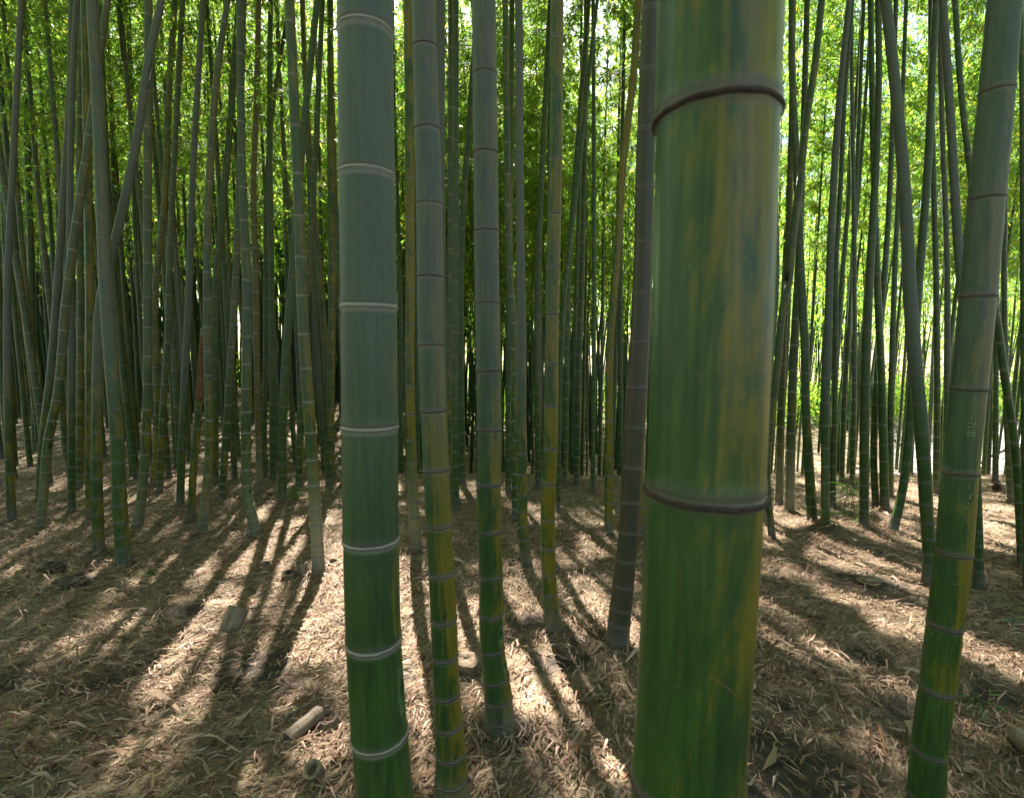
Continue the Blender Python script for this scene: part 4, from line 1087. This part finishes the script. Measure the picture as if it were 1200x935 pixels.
def stick(label, a, b, r, seed, sag=0.01):
    q = np.random.default_rng(seed)
    A = gp(*a[:2], a[2]); B = gp(*b[:2], b[2])
    t = np.linspace(0, 1, 9)[:, None]
    C = A + (B - A) * t + q.normal(0, 0.006, (9, 3)) + np.array([0, 0, sag]) * np.sin(np.pi * t)
    mb = MB(); mb.tube(C - A, np.linspace(r, r * 0.6, 9), 7)
    # a couple of side spurs
    for k in (3, 6):
        d = unit(q.normal(0, 1, 3) * np.array([1, 1, 0.3])) * 0.06
        mb.tube(np.array([C[k] - A, C[k] - A + d]), [r * 0.5, r * 0.25], 5)
    o = link_mesh('stick', mb.mesh('stick_mesh', [M_STICK])); o.location = A
    return tag(o, label, 'stick')
stick('thin dead stick leaning against the foot of the light footed culm', (350, 692, 0.01), (372, 668, 0.06), 0.006, 1)
stick('brown dead stick lying across litter left of the lying cut offcut', (335, 850, 0.02), (372, 825, 0.03), 0.009, 2)
stick('dead stick across the shadow stripe at middle left', (290, 716, 0.02), (345, 716, 0.02), 0.007, 3)
stick('straight dead twig on the litter in the lower left', (178, 803, 0.02), (215, 775, 0.02), 0.005, 4)
stick('dead twig on the litter below the right edge sunny patch', (1135, 790, 0.02), (1195, 828, 0.02), 0.006, 5)

def seedling(label, px, py, h, nst, nl, spread, seed, mat=M_SEED, ll=(0.07, 0.12), cat='seedling', lean=0.12, wr=0.14):
    r = np.random.default_rng(seed)
    root = empty('seedling', gp(px, py), label, cat)
    sm = MB(); LP = []; LD = []
    for s in range(nst):
        d = np.array([r.normal(0, lean), r.normal(0, lean), 1]); d = unit(d)
        hs = h * r.uniform(0.7, 1.1)
        C = np.array([d * hs * t + np.array([0.03 * math.sin(3 * t + s), 0, 0]) * h for t in np.linspace(0, 1, 6)])
        C += np.array([r.normal(0, 0.2 * spread), r.normal(0, 0.2 * spread), 0])
        sm.tube(C, np.linspace(0.004, 0.0015, 6), 5)
        for _ in range(nl):
            t = r.uniform(0.35, 1.0) * 5; i = min(4, int(t)); p = C[i] + (C[i + 1] - C[i]) * (t - i)
            a = r.uniform(0, 6.28); dd = unit(np.array([math.cos(a), math.sin(a), r.uniform(-0.4, 0.6)]))
            q = r.uniform(0.0, spread * 0.7)
            LP.append(p + dd * q); LD.append(unit(dd + np.array([0, 0, -0.3])))
    P = np.array(LP); D = np.array(LD); n = len(P)
    L = r.uniform(ll[0], ll[1], n); W = L * r.uniform(wr * 0.8, wr * 1.3, n)
    V, Q = leaf_quads(P, D, L, W, unit(r.normal(0, 0.4, (n, 3)) + np.array([0, 0, 1])))
    lb = MB(); lb.raw(V, Q)
    link_mesh('stem', sm.mesh('seedling_stem_mesh', [M_TWIG]), root)
    link_mesh('leaves', lb.mesh('seedling_leaves_mesh', [mat], False), root)
    return root
seedling('yellow green leafy seedling between the pale jointed and dark olive culms, nearer one', 982, 626, 0.26, 3, 16, 0.12, 1)
seedling('bright green leafy seedling standing behind the nearer one left of the dark olive culm', 998, 603, 0.42, 3, 22, 0.13, 2, ll=(0.09, 0.15))
seedling('small green sprout touching the foot of the straight dark olive culm', 1006, 618, 0.16, 2, 10, 0.06, 3)
seedling('low bright green sprout at the foot of the dark green culm at left', 345, 588, 0.20, 5, 14, 0.12, 4)
seedling('tiny green tuft on the litter right of the stout green footed culm', 176, 672, 0.05, 4, 8, 0.06, 5, ll=(0.03, 0.06))
seedling('tiny blue green seedling on the slope near the right edge', 1190, 733, 0.07, 1, 7, 0.02, 6, mat=M_SEEDB, ll=(0.04, 0.06), wr=0.32)
seedling('low dull green spray of grass right of the scratched culm', 1142, 822, 0.04, 4, 6, 0.09, 7, ll=(0.05, 0.10), wr=0.08)

def bare_shrub(label, px, Y, h, seed):
    r = np.random.default_rng(seed)
    x = (px - 600) / 600 * Y; z = float(g_base(x, Y))
    root = empty('bare_shrub', (x, Y, z), label, 'shrub')
    for k in range(12):
        a = r.uniform(0, 6.28); d = unit(np.array([math.cos(a) * 0.6, math.sin(a) * 0.6, 1.0])); p = np.zeros(3); pts = [p]
        for i in range(9):
            d = unit(d + np.array([math.cos(a) * 0.10, math.sin(a) * 0.10, -0.13]) + r.normal(0, 0.06, 3)); p = p + d * h / 8; pts.append(p)
        mb = MB(); mb.tube(np.array(pts), np.linspace(0.03, 0.006, 10), 6)
        for i in (4, 5, 6, 7, 8):
            dd = unit(r.normal(0, 1, 3) + np.array([0, 0, 0.2])) * h * 0.25
            mb.tube(np.array([pts[i], pts[i] + dd * 0.5, pts[i] + dd + np.array([0, 0, -0.05])]), [0.010, 0.007, 0.003], 4)
        link_mesh('branch', mb.mesh('branch_mesh', [M_BARK]), root)
bare_shrub('dark leafless arching shrub in the bright clearing beyond the right bank', 1155, 19, 3.0, 1)
bare_shrub('dark leafless shrub in the clearing seen left of the scratched culm', 1060, 23, 3.0, 2)

# ------------------------------------------------------------------ light, sky, camera
w = bpy.data.worlds.new('World'); sc.world = w; w.use_nodes = True
nt = w.node_tree
bg = nt.nodes['Background']
sky = nt.nodes.new('ShaderNodeTexSky'); sky.sky_type = 'NISHITA'; sky.sun_disc = False
sky.sun_elevation = SUN_EL; sky.sun_rotation = math.atan2(SUN[0], SUN[1])
sky.air_density = 1.0; sky.dust_density = 2.0; sky.ozone_density = 1.0
nt.links.new(sky.outputs[0], bg.inputs[0]); bg.inputs[1].default_value = 0.053
sl = bpy.data.lights.new('sun', 'SUN'); sl.energy = 5.0; sl.angle = math.radians(0.53); sl.color = (1.0, 0.955, 0.90)
so = bpy.data.objects.new('sun', sl); COL.objects.link(so); so.location = (0, 0, 30)
so.rotation_euler = Vector(SUN).to_track_quat('Z', 'Y').to_euler()

cam = bpy.data.cameras.new('camera'); cam.sensor_width = 36; cam.lens = 36 * F / PW; cam.clip_start = 0.05; cam.clip_end = 2000
cam.dof.use_dof = True; cam.dof.focus_distance = 3.2; cam.dof.aperture_fstop = 5.6
co = bpy.data.objects.new('camera', cam); COL.objects.link(co)
co.location = CAM; co.rotation_euler = (math.pi / 2 - PITCH, 0, 0)
sc.camera = co
sc.view_settings.view_transform = 'Standard'; sc.view_settings.look = 'None'
sc.view_settings.exposure = 3.15; sc.view_settings.gamma = 1.0
cy = sc.cycles
cy.max_bounces = 8; cy.diffuse_bounces = 4; cy.glossy_bounces = 2; cy.transmission_bounces = 6; cy.sample_clamp_indirect = 6.0
